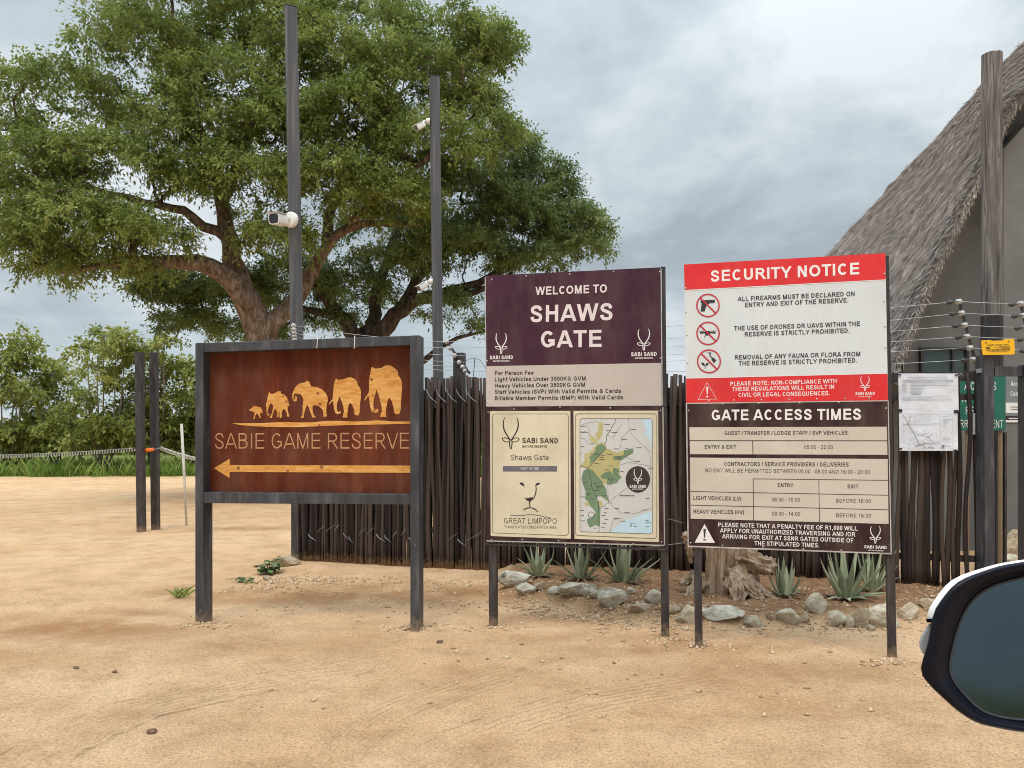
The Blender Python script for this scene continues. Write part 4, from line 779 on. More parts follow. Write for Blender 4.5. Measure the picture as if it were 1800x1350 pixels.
def glyph(c, w):
    h = w / 2; A = ADV[c]; o = []; l, r = .14 - .2 * h, A - .14 + .2 * h; X = .725
    def quad(*p): o.append((list(p), [(0, 1, 2, 3)]))
    def V(x, y0=0.0, y1=1.0): quad((x - h, y0), (x + h, y0), (x + h, y1), (x - h, y1))
    def H(x0, x1, y): k = h * .92; quad((x0, y - k), (x1, y - k), (x1, y + k), (x0, y + k))
    def D(x0, y0, x1, y1): k = h * math.sqrt(1 + ((x1 - x0) / (y1 - y0)) ** 2) * .97; quad((x0 - k, y0), (x0 + k, y0), (x1 + k, y1), (x1 - k, y1))
    def path(pts, close=False):
        pts = [np.array(q, float) for q in pts]; n = len(pts); a, b = [], []
        for i in range(n):
            p, q = (pts[i - 1], pts[(i + 1) % n]) if close else (pts[max(i - 1, 0)], pts[min(i + 1, n - 1)])
            t = q - p; t /= np.linalg.norm(t) + 1e-9; nr = np.array([-t[1], t[0]]) * h * (.93 + .07 * abs(t[1])); a.append(pts[i] + nr); b.append(pts[i] - nr)
        o.append((a + b, [(i, (i + 1) % n, n + (i + 1) % n, n + i) for i in range(n if close else n - 1)]))
    def K(pts, x0=None, x1=None, y0=0.0, y1=1.0, n=3):
        x0 = l if x0 is None else x0; x1 = r if x1 is None else x1
        P_ = [(x0 + h + (x1 - x0 - w) * a, y0 + h + (y1 - y0 - w) * b) for a, b in pts]; q = []
        for i in range(len(P_) - 1):
            p0, p1, p2, p3 = [np.array(P_[min(max(k, 0), len(P_) - 1)]) for k in (i - 1, i, i + 1, i + 2)]
            for k in range(n): t = k / n; q.append(.5 * (2 * p1 + (p2 - p0) * t + (2 * p0 - 5 * p1 + 4 * p2 - p3) * t * t + (3 * p1 - p0 - 3 * p2 + p3) * t ** 3))
        path(q + [np.array(P_[-1])])
    def O(x0, x1, y0, y1): path(arc2((x0 + x1) / 2, (y0 + y1) / 2, (x1 - x0) / 2 - h, (y1 - y0) / 2 - h, 0, 345, 23), True)
    def bowl(xa, xb, yt, yb, x_in): rd = (yt - yb) / 2 - h; rx = min(rd * 1.15, xb - xa - w); path([(x_in, yt - h), (xb - h - rx, yt - h)] + arc2(xb - h - rx, (yt + yb) / 2, rx, rd, 90, -90)[1:-1] + [(xb - h - rx, yb + h), (x_in, yb + h)])
    Sp = ((.97, .73), (.88, .90), (.68, .985), (.48, 1.0), (.25, .97), (.07, .86), (.05, .74), (.16, .62), (.40, .545), (.64, .475), (.89, .38), (.98, .25), (.92, .10), (.73, .01), (.5, 0), (.25, .02), (.07, .12), (0, .28))
    k = h * 1.05
    if c == 'A': D(k, 0, A / 2 - h * .25, 1); D(A - k, 0, A / 2 + h * .25, 1); H(.25 * A, .75 * A, .29)
    elif c == 'B': V(l + h); bowl(l, r - .06, 1, .5 - h * .0, l + h); bowl(l, r, .5 + w * .75, 0, l + h)
    elif c == 'C': path(arc2((l + r) / 2 + .02, .5, (r - l) / 2 - h + .02, .5 - h, 42, 318, 20))
    elif c == 'D': V(l + h); bowl(l, r, 1, 0, l + h)
    elif c == 'E': V(l + h); H(l + w, r + .04, 1 - h * .92); H(l + w, r + .01, .52); H(l + w, r + .05, h * .92)
    elif c == 'F': V(l + h); H(l + w, r + .04, 1 - h * .92); H(l + w, r - .02, .5)
    elif c == 'G': path(arc2((l + r) / 2, .5, (r - l) / 2 - h, .5 - h, 42, 322, 20) + [(r - h, .24)]); V(r - h, .12, .5); H((l + r) / 2 + .03, r - w, .5 - h * .92)
    elif c == 'H': V(l + h); V(r - h); H(l + w, r - w, .53)
    elif c == 'I': V(A / 2)
    elif c == 'J': path([(r - h, 1), (r - h, .32)] + arc2((l + r) / 2 - .02, .32, (r - l) / 2 - h + .02, .32 - h, 0, -165)[1:])
    elif c == 'K': V(l + h); D(l + w * 1.1, .36, r - k * .9, 1); D(r - k * .6, 0, l + w + .16, .56)
    elif c == 'L': V(l + h); H(l + w, r + .06, h * .92)
    elif c == 'M': V(l + h); V(r - h); D(A / 2, 0, l + h * 1.2, 1); D(A / 2, 0, r - h * 1.2, 1)
    elif c == 'N': V(l + h); V(r - h); D(r - h * 1.1, 0, l + h * 1.1, 1)
    elif c == 'O': O(l - .04, r + .04, -.01, 1.01)
    elif c == 'P': V(l + h); bowl(l, r + .02, 1, .40, l + h)
    elif c == 'Q': O(l - .04, r + .04, -.01, 1.01); D(r, -.06, r - .28, .26)
    elif c == 'R': V(l + h); bowl(l, r - .01, 1, .43, l + h); D(r + .02, 0, l + w + .24, .50)
    elif c == 'S': K(Sp, l - .03, r + .03, -.01, 1.01)
    elif c == 'T': V(A / 2, 0, 1 - w * .92); H(.03, A - .03, 1 - h * .92)
    elif c == 'U': path([(l + h, 1), (l + h, .36)] + arc2(A / 2, .36, (r - l) / 2 - h, .36 - h, 180, 360, 12)[1:] + [(r - h, 1)])
    elif c == 'V': D(A / 2 - h * .25, 0, k, 1); D(A / 2 + h * .25, 0, A - k, 1)
    elif c == 'W': D(.28 * A, 0, k, 1); D(.28 * A, 0, .5 * A - h * .2, 1); D(.72 * A, 0, .5 * A + h * .2, 1); D(.72 * A, 0, A - k, 1)
    elif c == 'X': D(k, 0, A - k * 1.15, 1); D(A - k, 0, k * 1.15, 1)
    elif c == 'Y': V(A / 2, 0, .44); D(A / 2, .40, k, 1); D(A / 2, .40, A - k, 1)
    elif c == 'Z': H(.06, A - .05, 1 - h * .92); H(.03, A - .03, h * .92); D(.04 + k, w * .9, A - .06 - k, 1 - w * .9)
    elif c == '0': O(.07, A - .07, -.01, 1.01)
    elif c == '1': V(A * .54); D(A * .54 - h - .20, .68, A * .54 - h * .6, .97)
    elif c == '2': K(((.03, .70), (.10, .89), (.30, .99), (.52, 1), (.78, .95), (.94, .80), (.92, .64), (.75, .45), (.45, .25), (.16, .02)), .06, A - .07); H(.06, A - .06, h * .92)
    elif c == '3': K(((.02, .76), (.12, .92), (.32, 1), (.58, 1), (.82, .92), (.9, .76), (.80, .60), (.55, .535), (.36, .53)), .06, A - .07); K(((.36, .53), (.6, .53), (.88, .42), (.98, .26), (.88, .09), (.62, 0), (.38, 0), (.12, .08), (0, .26)), .06, A - .07)
    elif c == '4': V(A * .64); H(.03, A - .03, .28); D(.05 + k, .34, A * .64 - h * .3, 1)
    elif c == '5': H(.20, A - .09, 1 - h * .92); D(.12 + h, .46, .18 + h, 1 - w * .5); K(((.06, .56), (.25, .63), (.5, .655), (.8, .6), (.98, .42), (.98, .23), (.80, .05), (.5, 0), (.25, .03), (.02, .14)), .06, A - .06)
    elif c == '6': K(((.93, .80), (.78, .95), (.55, 1), (.28, .94), (.08, .74), (0, .5), (.01, .3)), .06, A - .06); O(.06, A - .05, -.01, .64)
    elif c == '7': H(.06, A - .06, 1 - h * .92); D(.30, 0, A - .10 - h, 1 - w * .5)
    elif c == '8': O(.09, A - .09, .46, 1.01); O(.05, A - .05, -.01, .46 + w)
    elif c == '9': K(((.07, .20), (.22, .05), (.45, 0), (.72, .06), (.92, .26), (1, .5), (.99, .7)), .06, A - .06); O(.05, A - .06, .36, 1.01)
    elif c == 'a': V(A - .12 - h, 0, .5); K(((.02, .74), (.14, .94), (.4, 1), (.72, .98), (.97, .82), (1, .62)), .05, A - .12, 0, X); K(((1, .58), (.7, .53), (.35, .5), (.06, .36), (.04, .17), (.2, .02), (.48, 0), (.78, .1), (1, .3)), .04, A - .12, 0, X)
    elif c in 'bp': V(.10 + h, 0 if c == 'b' else -.28, 1 if c == 'b' else X); O(.10 + w * .25, A - .05, -.01, X + .01)
    elif c in 'dq': V(A - .10 - h, 0 if c == 'd' else -.28, 1 if c == 'd' else X); O(.05, A - .10 - w * .25, -.01, X + .01)
    elif c == 'c': path(arc2(A / 2, X / 2, A / 2 - .05 - h, X / 2 - h, 40, 320, 16))
    elif c == 'e': path([(A - .05 - h, X * .46)] + arc2(A / 2, X / 2, A / 2 - .05 - h, X / 2 - h, 0, 318, 18)); H(.05 + w, A - .07 - h, X * .46)
    elif c == 'f': path([(.22, 0), (.22, .78)] + arc2(.22 + .18, .78, .18, .22 - h, 180, 95, 5)); H(.03, A - .03, X - h * .92)
    elif c == 'g': V(A - .10 - h, -.02, X); O(.05, A - .10 - w * .25, -.01, X + .01); path([(A - .10 - h, 0)] + arc2(A / 2 - .02, -.06, A / 2 - .08 - h, .22 - h, 0, -160, 8))
    elif c in 'hn': V(.10 + h, 0, 1 if c == 'h' else X); path([(.10 + w * .9, X * .55)] + arc2(A / 2 + .02, X * .62, A / 2 - .12 - h, X * .38 - h, 165, 0, 9) + [(A - .10 - h, 0)])
    elif c == 'i': V(A / 2, 0, X); V(A / 2, 1 - w * .85, 1)
    elif c == 'j': V(A / 2, -.2, X); V(A / 2, 1 - w * .85, 1)
    elif c == 'k': V(.10 + h); D(.10 + w, .24, A - .06 - k, X); D(A - k, 0, .10 + w + .14, .40)
    elif c == 'l': V(A / 2)
    elif c == 'm':
        V(.10 + h, 0, X); m_ = A / 2
        for xa, xb in ((.10 + h, m_), (m_, A - .10 - h)): path([(xa + h * .6, X * .55)] + arc2((xa + xb) / 2, X * .62, (xb - xa) / 2, X * .38 - h, 165, 0, 8) + [(xb, 0)])
    elif c == 'o': O(.05, A - .05, -.01, X + .01)
    elif c == 'r': V(.10 + h, 0, X); path([(.10 + w * .8, X * .55)] + arc2(.10 + h + .22, X * .66, .2, X * .34 - h, 160, 70, 5))
    elif c == 's': K(Sp, .04, A - .04, -.01, X + .01)
    elif c == 't': path([(.22, .93), (.22, .18)] + arc2(.22 + .14, .18, .14, .18 - h, 180, 280, 5)[1:]); H(.03, A - .03, X - h * .92)
    elif c == 'u': V(A - .10 - h, 0, X); path([(.10 + h, X), (.10 + h, X * .38)] + arc2(A / 2 - .02, X * .38, A / 2 - .12 - h, X * .38 - h, 180, 345, 9))
    elif c == 'v': D(A / 2 - h * .2, 0, k, X); D(A / 2 + h * .2, 0, A - k, X)
    elif c == 'w': D(.28 * A, 0, k, X); D(.28 * A, 0, .5 * A - h * .1, X); D(.72 * A, 0, .5 * A + h * .1, X); D(.72 * A, 0, A - k, X)
    elif c == 'x': D(k, 0, A - k, X); D(A - k, 0, k, X)
    elif c == 'y': D(A / 2 + h * .1, 0, k, X); D(A / 2 - .14, -.28, A - k, X)
    elif c == 'z': H(.05, A - .05, X - h * .92); H(.03, A - .03, h * .92); D(.03 + k, w * .9, A - .05 - k, X - w * .9)
    elif c == '&': K(((.98, .02), (.75, .28), (.42, .66), (.30, .82), (.36, .96), (.5, 1), (.62, .94), (.64, .8), (.5, .66), (.22, .5), (.04, .3), (.08, .1), (.3, 0), (.52, .02), (.78, .2), (.92, .44)), .06, A - .04)
    elif c == '.': V(A / 2, 0, w)
    elif c == ',': V(A / 2, 0, w); D(A / 2 - h * .5, -.18, A / 2 + h * .3, .02)
    elif c == ':': V(A / 2, 0, w); V(A / 2, X - w, X)
    elif c == '-': H(.06, A - .06, .33)
    elif c == '/': D(h * .6, 0, A - h * .6, 1)
    elif c == '(': path(arc2(A + .30, .39, .30 + A - .12 - h, .78, 140, 220, 8))
    elif c == ')': path(arc2(-.30, .39, .30 + A - .12 - h, .78, 40, -40, 8))
    return A, o
GCACHE = {}
class Board:                             # an upright face given by image columns and distances
    def __init__(s, xl, dl, xr, dr):
        s.a = P(xl, HY, dl)[:2]; s.b = P(xr, HY, dr)[:2]; d = s.b - s.a; s.n = np.array([d[1], -d[0]]) / np.linalg.norm(d)
        s.n = s.n if s.n[1] < 0 else -s.n; s.n3 = np.array([s.n[0], s.n[1], 0]); s.u = np.array([d[0], d[1], 0]) / np.linalg.norm(d)
    def d(s, px): k = np.array([(px - CX) / F, 1.0]); return (s.a @ s.n) / (k @ s.n)
    def p(s, q, off=0.0): k = np.array([(q[0] - CX) / F, 1.0]); return P(q[0], q[1], (s.a @ s.n + off) / (k @ s.n))
    def plate(s, quad, off, th, nm, m, parent, bevel=0.0):
        mb = MB(); f = [s.p(q, off) for q in quad]; mb.poly(f, [q - s.n3 * th for q in f]); return mb.build(nm, m, parent, bevel=bevel)
class Ink:                               # flat printing on a board: triangles collected per colour
    def __init__(s, bd, off): s.bd, s.off, s.mb, s.lines = bd, off, MB(), []
    def text(s, tr, t, x0, y0, x1, y1, cap, w='b', fit=True):
        A, B_ = s.bd.p(tr(x0, y0), s.off), s.bd.p(tr(x1, y1), s.off)
        xm, ym = (x0 + x1) / 2, (y0 + y1) / 2; h = np.linalg.norm(s.bd.p(tr(xm, ym - cap), s.off) - s.bd.p(tr(xm, ym), s.off))
        u = B_ - A; Ln = np.linalg.norm(u); u = u / Ln; up = np.array([0, 0, 1.0]); up = up - u * (up @ u) if abs(u[2]) < .01 else up
        st = {'b': .20, 'm': .175, 'r': .12, 'l': .095}[w]; x = 0; items = []
        for c in t:
            if c == ' ': x += SPACE; continue
            g_ = GCACHE.get((c, st)) or GCACHE.setdefault((c, st), glyph(c, st)); items.append((x, g_[1])); x += g_[0]
        al_ = [(i + v[0]) for i, el in items for vs, fs in el for v in vs]; lo, hi = min(al_), max(al_); sx = Ln / (hi - lo)
        line = MB(); s.lines.append(line)            # each line of writing is a part of its own
        for i, el in items:
            for k, (vs, fs) in enumerate(el):        # overlapping strokes of a letter lie a hair apart
                v = np.array(vs); line.add(A + np.outer((v[:, 0] + i - lo) * sx, u) + np.outer(v[:, 1] * h, up) + s.bd.n3 * (.00009 * k), fs)
    def poly(s, tr, pts): 
        pp = [s.bd.p(tr(*q), s.off) for q in pts]; s.mb.add(pp, [tuple(range(len(pp)))])
    def stroke(s, tr, pts, w0, close=False):
        pts = [np.array(q, float) for q in pts]
        n = len(pts); ws = [w0] * n if np.isscalar(w0) else list(np.interp(np.linspace(0, 1, n), np.linspace(0, 1, len(w0)), w0))
        l_, r_ = [], []
        for i in range(n):
            a, b = (pts[i - 1], pts[(i + 1) % n]) if close else (pts[max(i - 1, 0)], pts[min(i + 1, n - 1)])
            t = b - a; t /= (np.linalg.norm(t) + 1e-9); nr = np.array([-t[1], t[0]]) * ws[i] / 2; l_.append(pts[i] + nr); r_.append(pts[i] - nr)
        vs = [s.bd.p(tr(*q), s.off) for q in l_ + r_]; m = n if close else n - 1
        s.mb.add(vs, [(i, (i + 1) % n, n + (i + 1) % n, n + i) for i in range(m)])
    def ring(s, tr, c, r, w0, n=36, ry=None):
        s.stroke(tr, [(c[0] + r * math.cos(2 * math.pi * i / n), c[1] + (ry or r) * math.sin(2 * math.pi * i / n)) for i in range(n)], w0, True)
    def disc(s, tr, c, r, n=36, ry=None):
        s.poly(tr, [(c[0] + r * math.cos(2 * math.pi * i / n), c[1] + (ry or r) * math.sin(2 * math.pi * i / n)) for i in range(n)])
    def build(s, nm, m, parent, each=False):
        for q in s.lines: q.build('lettering', M[m], parent)
        if each:                             # every patch a part
            for f in s.mb.f:
                q = MB(); q.add([s.mb.v[i] for i in f], [tuple(range(len(f)))]); q.build(nm, M[m], parent)
        elif s.mb.v: return s.mb.build('emblem' if nm == 'lettering' else nm, M[m], parent)
def smooth2(pts, n=4):                   # Catmull-Rom through 2-D points
    pts = [np.array(q, float) for q in pts]; o = []
    for i in range(len(pts) - 1):
        p0, p1_, p2_, p3_ = pts[max(i - 1, 0)], pts[i], pts[i + 1], pts[min(i + 2, len(pts) - 1)]
        for k in range(n):
            t = k / n; o.append(.5 * ((2 * p1_) + (p2_ - p0) * t + (2 * p0 - 5 * p1_ + 4 * p2_ - p3_) * t * t + (3 * p1_ - p0 - 3 * p2_ + p3_) * t ** 3))
    return o + [pts[-1]]
def antelope(ink, tr, x0, y0, x1, y1, fat=1.0):
    def q(x, y, mir): X = (x - 217) / 155; X = 1 - X if mir else X; return (x0 + X * (x1 - x0), y0 + (y - 117) / 288 * (y1 - y0))
    k = (x1 - x0) / 155 * fat
    for mir in (0, 1):
        ink.stroke(tr, smooth2([q(*p, mir) for p in ((240, 119), (229, 160), (230, 210), (246, 255), (275, 300), (293, 328))]), [4 * k, 10 * k, 12 * k, 12 * k, 11 * k, 10 * k])
        ink.stroke(tr, smooth2([q(*p, mir) for p in ((290, 326), (262, 307), (236, 304), (219, 313), (236, 334), (262, 341), (290, 330))]), 7.5 * k)
        ink.stroke(tr, smooth2([q(*p, mir) for p in ((283, 338), (285, 372), (290, 405))]), [11 * k, 10 * k, 8 * k])
def rrect(x0, y0, x1, y1, r, sk=(0, 0, 0, 0), n=5):     # sk: y shifts of the four corners
    o = []
    for (cx, cy, a0, s_) in ((x0 + r, y0 + r + sk[0], 180, 0), (x1 - r, y0 + r + sk[1], 270, 1), (x1 - r, y1 - r + sk[2], 0, 2), (x0 + r, y1 - r + sk[3], 90, 3)):
        for i in range(n + 1): a = math.radians(a0 + 90 * i / n); o.append((cx + r * math.cos(a), cy + r * math.sin(a)))
    return o
I = lambda x, y: (x, y)
def rivets(bd, pts, off, parent, r=.006, nm='rivet'):
    for q in pts:
        m_ = MB(); c = bd.p(q, off); m_.tube([c - bd.n3 * .002, c + bd.n3 * .002, c + bd.n3 * .0035], [r, r * .9, r * .4], 8); m_.build(nm, M['rivet'], parent)
def leg(bd, x0, x1, ytop, xb0, xb1, yb, back, depth, parent):
    m_ = MB(); f0, f1 = bd.p((x0, ytop), -back), bd.p((x1, ytop), -back); g0, g1 = bd.p((xb0, yb), -back), bd.p((xb1, yb), -back)
    g0 = g0 - [0, 0, .06]; g1 = g1 - [0, 0, .06]; k = -bd.n3 * depth
    m_.hexa([g0, g1, g1 + k, g0 + k], [f0, f1, f1 + k, f0 + k]); return m_.build('leg', M['black_steel'], parent, bevel=.003)

# ------------------------------------------------------------------ the brown elephant sign
b1 = Board(343, 6.3, 737, 6.08)
s1 = thing('elephant_sign', 'large brown sign with a row of wooden elephants and an arrow, steel framed', 'sign', b1.p((540, 1100)) * [1, 1, 0])
FD = .15                                 # depth of the frame section
def beam(q, nm, f0=0.0, bev=.004):
    m_ = MB(); f = [b1.p(p_, f0) for p_ in q]; m_.poly(f, [p_ - b1.n3 * (FD + 2 * f0) for p_ in f]); return m_.build(nm, M['steel'], s1, bevel=bev)
for q in (((343, 603), (357.4, 602.2), (357.4, 1099), (343, 1099.5)), ((720.5, 589.6), (737, 589), (736.5, 1104), (721.2, 1104.5))):
    f = [b1.p(p_) for p_ in q]; f[2] = f[2] - [0, 0, .05]; f[3] = f[3] - [0, 0, .05]; m_ = MB(); m_.poly(f, [p_ - b1.n3 * FD for p_ in f]); m_.build('post', M['steel'], s1, bevel=.004)
beam(((357.6, 602.8), (720.3, 589.9), (720.3, 606.6), (357.6, 619.3)), 'top_beam', -.002)
beam(((357.6, 865.4), (720.3, 869.2), (720.9, 887), (357.6, 884.6)), 'bottom_beam', -.002)
pan = b1.plate(((352, 612), (730, 598), (730, 876), (352, 872)), -.105, .012, 'panel', M['rust'], s1)
ko = .0025
def inlay(pts, tr, nm='inlay'):
    f = [b1.p(tr(*q), -.105 + ko) for q in pts]; m_ = MB(); m_.poly(f, [q - b1.n3 * ko * .9 for q in f]); return m_.build(nm, M['pine'], pan)
E1 = ((80, 935), (100, 930), (130, 905), (165, 872), (205, 865), (235, 885), (275, 885), (305, 910), (320, 955), (330, 1000), (318, 1005), (305, 975), (290, 1000), (280, 1030), (292, 1085), (278, 1092), (262, 1055), (240, 1020), (215, 1010), (195, 1045), (180, 1105), (160, 1108), (165, 1075), (185, 1020), (175, 985), (155, 970), (140, 978), (130, 960), (105, 962), (88, 950))
E2 = ((445, 605), (470, 645), (520, 645), (570, 625), (600, 603), (660, 602), (668, 645), (720, 660), (770, 710), (798, 780), (805, 840), (838, 850), (815, 865), (785, 868), (783, 920), (800, 1010), (815, 1055), (790, 1070), (778, 1050), (765, 980), (725, 925), (700, 930), (680, 980), (672, 1085), (640, 1085), (638, 1000), (628, 935), (622, 1000), (618, 1072), (597, 1070), (600, 1000), (570, 915), (545, 940), (515, 1010), (500, 1088), (465, 1085), (455, 1070), (480, 1040), (500, 990), (520, 900), (515, 850), (480, 815), (455, 850), (430, 920), (415, 985), (425, 1020), (450, 1010), (458, 1030), (430, 1050), (408, 1030), (398, 960), (400, 900), (388, 880), (395, 820), (412, 770), (420, 700), (435, 650))
E3 = ((1090, 440), (1145, 408), (1190, 440), (1207, 510), (1250, 515), (1320, 520), (1400, 560), (1470, 620), (1510, 690), (1518, 760), (1500, 850), (1490, 930), (1497, 1060), (1440, 1065), (1438, 1020), (1425, 940), (1390, 900), (1340, 865), (1280, 855), (1240, 870), (1240, 960), (1260, 1030), (1300, 1070), (1280, 1082), (1230, 1080), (1220, 1030), (1190, 950), (1160, 870), (1140, 850), (1110, 920), (1090, 990), (1078, 1085), (1025, 1085), (1030, 1065), (1050, 1040), (1060, 960), (1058, 860), (1075, 760), (1050, 690), (1020, 655), (960, 645), (925, 635), (900, 660), (897, 710), (910, 740), (930, 725), (920, 690), (935, 680), (955, 715), (950, 770), (915, 790), (880, 770), (865, 710), (875, 640), (895, 580), (930, 520), (980, 470), (1040, 450))
E4 = ((215, 365), (245, 392), (320, 385), (370, 375), (420, 350), (490, 345), (550, 375), (600, 420), (608, 480), (650, 540), (672, 600), (668, 720), (650, 850), (645, 980), (630, 1040), (580, 1040), (545, 1015), (550, 980), (540, 920), (510, 850), (468, 805), (440, 870), (425, 960), (420, 1080), (335, 1078), (345, 1030), (360, 970), (350, 890), (320, 790), (280, 695), (262, 740), (235, 810), (225, 880), (232, 950), (260, 980), (300, 965), (305, 985), (280, 1015), (240, 1020), (200, 990), (175, 900), (165, 800), (155, 775), (130, 800), (95, 845), (78, 835), (110, 790), (150, 745), (165, 600), (175, 480), (190, 420))
E5 = ((875, 150), (920, 185), (1000, 182), (1050, 170), (1110, 130), (1180, 122), (1250, 150), (1320, 210), (1345, 240), (1345, 300), (1395, 370), (1420, 450), (1420, 580), (1405, 750), (1395, 930), (1370, 1022), (1310, 1022), (1270, 985), (1272, 950), (1265, 890), (1230, 780), (1185, 715), (1160, 760), (1140, 850), (1125, 950), (1130, 1072), (1020, 1068), (1030, 1020), (1055, 960), (1040, 850), (1000, 690), (955, 570), (935, 640), (905, 730), (895, 850), (905, 930), (935, 940), (970, 920), (990, 935), (975, 985), (920, 995), (870, 975), (840, 890), (825, 780), (815, 700), (800, 690), (765, 740), (745, 770), (728, 760), (760, 700), (805, 640), (820, 580), (815, 450), (830, 330), (845, 250), (855, 180))
for pts, tr in ((E1, cK), (E2, cK), (E3, cK), (E4, cL), (E5, cL)): inlay(pts, tr, 'elephant_inlay')
inlay(((290, 703), (400, 703), (500, 702), (600, 697), (680, 693), (800, 697), (900, 695), (1000, 685), (1100, 684), (1200, 690), (1280, 688), (1370, 681), (1450, 684), (1500, 690), (1560, 688), (1650, 690), (1650, 706), (1400, 712), (1200, 716), (1000, 722), (800, 732), (600, 732), (450, 725), (350, 716)), cA, 'ground_inlay')
inlay(((155, 1042), (272, 970), (272, 1018), (1650, 1022), (1650, 1076), (272, 1070), (272, 1116)), cA, 'arrow_inlay')
ik = Ink(b1, -.1018)
for tr, x, y, r_ in ((cK, 1340, 640, 26), (cK, 1375, 840, 32), (cK, 695, 690, 16), (cK, 1362, 1222, 24), (cL, 860, 385, 27), (cL, 885, 675, 20), (cL, 910, 965, 20), (cA, 338, 1040, 13), (cA, 965, 1033, 13), (cA, 710, 1062, 10)): ik.disc(tr, (x, y), r_, 14)
ik.build('wood_knot', 'knot', pan, True)
ik = Ink(b1, -.103); ik.text(cA, 'SABIE GAME RESERVE', 163, 894, 1626, 894, 118, 'l'); ik.build('lettering', 'cut', pan)
for q in ((935, 64, 930, 132), (1215, 52, 1213, 134)):
    x, y = cA(q[0], q[1]); x2, y2 = cA(q[2], q[3]); m_ = MB(); m_.tube([b1.p((x, y), -.05) + [0, 0, .006], b1.p((x, y), .004) + [0, 0, .006], b1.p((x, y + 2), .008), b1.p((x2, y2), .007), b1.p((x2 - .6, y2 + 1.5), -.004)], .0035, 5); m_.build('cable_tie', M['plastic_white'], s1)

# ------------------------------------------------------------------ purple welcome board
b2 = Board(853, 6.22, 1167, 5.87)
s2 = thing('welcome_board', 'tall purple and cream board welcoming visitors to the gate, map card at lower right', 'sign', b2.p((1010, 1115)) * [1, 1, 0])
leg(b2, 857, 870.5, 494, 859.3, 872.7, 1103, .014, .05, s2); leg(b2, 1157, 1168.6, 470, 1162.5, 1176.2, 1125.5, .014, .05, s2)
for y0, y1, hh in ((505, 490, 7), (708, 706, 8), (944, 950, 7)):
    m_ = MB(); f = [b2.p(q, -.016) for q in ((871, y0), (1156.5, y1), (1156.5, y1 + hh), (871, y0 + hh))]; m_.poly(f, [q - b2.n3 * .03 for q in f]); m_.build('cross_rail', M['black_steel'], s2)
up = b2.plate((cB(65, 126), cB(1640, 50), cB(1650, 1283), cB(80, 1292)), 0, .010, 'upper_panel', M['purple'], s2)
b2.plate((cB(1641, 45), cB(1678, 44), cB(1688, 1300), cB(1651, 1296)), -.004, .03, 'edge_channel', M['black_steel'], s2)
m_ = MB(); f = [b2.p(cB(*q), .001) for q in ((1636, 60), (1645, 60), (1655, 1283), (1646, 1283))]; m_.poly(f, [q - b2.n3 * .012 for q in f]); m_.build('edge_strip', M['alu'], s2)
m_ = MB(); f = [b2.p(cB(*q), .001) for q in ((62, 140), (69, 140), (80, 1290), (73, 1290))]; m_.poly(f, [q - b2.n3 * .012 for q in f]); m_.build('edge_strip', M['alu'], s2)
ik = Ink(b2, .0012); ik.poly(cB, ((76, 936), (1640, 906), (1645, 1282), (80, 1291))); fee = ik.build('fee_band', 'taupe', up)
ik = Ink(b2, .0014); ik.stroke(cB, ((78, 1293), (860, 1288), (1650, 1285)), 9); ik.build('edge_line', 'alu', up)
ik = Ink(b2, .0022)
ik.text(cB, 'WELCOME TO', 515, 299, 1155, 276, 74); ik.text(cB, 'SHAWS', 470, 543, 1205, 523, 152); ik.text(cB, 'GATE', 565, 770, 1108, 763, 152); ik.build('lettering', 'ink_pink', up)
ik = Ink(b2, .0022); antelope(ik, cB, 155, 637, 262, 825, 1.05); ik.text(cB, 'SABI SAND', 107, 874, 315, 872, 33); ik.text(cB, 'NATURE RESERVE', 137, 897, 283, 896, 14); ik.build('emblem', 'ink_white', up); ik = Ink(b2, .0022)
antelope(ik, cB, 1427, 600, 1545, 795, 1.05); ik.text(cB, 'SABI SAND', 1372, 847, 1602, 844, 36); ik.text(cB, 'NATURE RESERVE', 1408, 871, 1567, 870, 15); ik.build('emblem', 'ink_white', up)
ik = Ink(b2, .0026)
for t_, y0, x1, y1 in (('Per Person Fee', 1016, 500, 1011), ('Light Vehicles Under 3500KG GVM', 1072, 965, 1063), ('Heavy Vehicles Over 3500KG GVM', 1128, 960, 1119), ('Staff Vehicles (SVP) With Valid Permits & Cards', 1184, 1282, 1174), ('Billable Member Permits (BMP) With Valid Cards', 1240, 1300, 1232)):
    ik.text(cB, t_, 152, y0, x1, y1, 37, 'm')
ik.build('lettering', 'ink_black', up)
lo = b2.plate((cC(76, 20), cC(1652, 15), cC(1668, 1262), cC(80, 1226)), 0, .010, 'lower_panel', M['brown'], s2)
b2.plate((cC(62, 1254), cC(1690, 1296), cC(1690, 1312), cC(62, 1264)), .006, .045, 'bottom_lip', M['black_steel'], s2)
m_ = MB(); f = [b2.p(cC(*q), .001) for q in ((78, 1222), (1670, 1262), (1670, 1272), (78, 1232))]; m_.poly(f, [q - b2.n3 * .012 for q in f]); m_.build('edge_strip', M['alu'], s2)
m_ = MB(); f = [b2.p(cC(*q), .001) for q in ((1652, 30), (1661, 30), (1676, 1262), (1667, 1262))]; m_.poly(f, [q - b2.n3 * .012 for q in f]); m_.build('edge_strip', M['alu'], s2)
ik = Ink(b2, .0012); ik.poly(cC, ((108, 65), (828, 62), (832, 1208), (115, 1183))); card1 = ik.build('reserve_card', 'card', lo)
ik = Ink(b2, .0012); ik.poly(cC, ((856, 62), (1614, 60), (1622, 1237), (866, 1208))); card2 = ik.build('map_card', 'card', lo)
ik = Ink(b2, .0020); ik.stroke(cC, rrect(130, 90, 811, 1166, 26, (0, -1, 12, -10)), 4, True); antelope(ik, cC, 217, 117, 372, 405, 1.0)
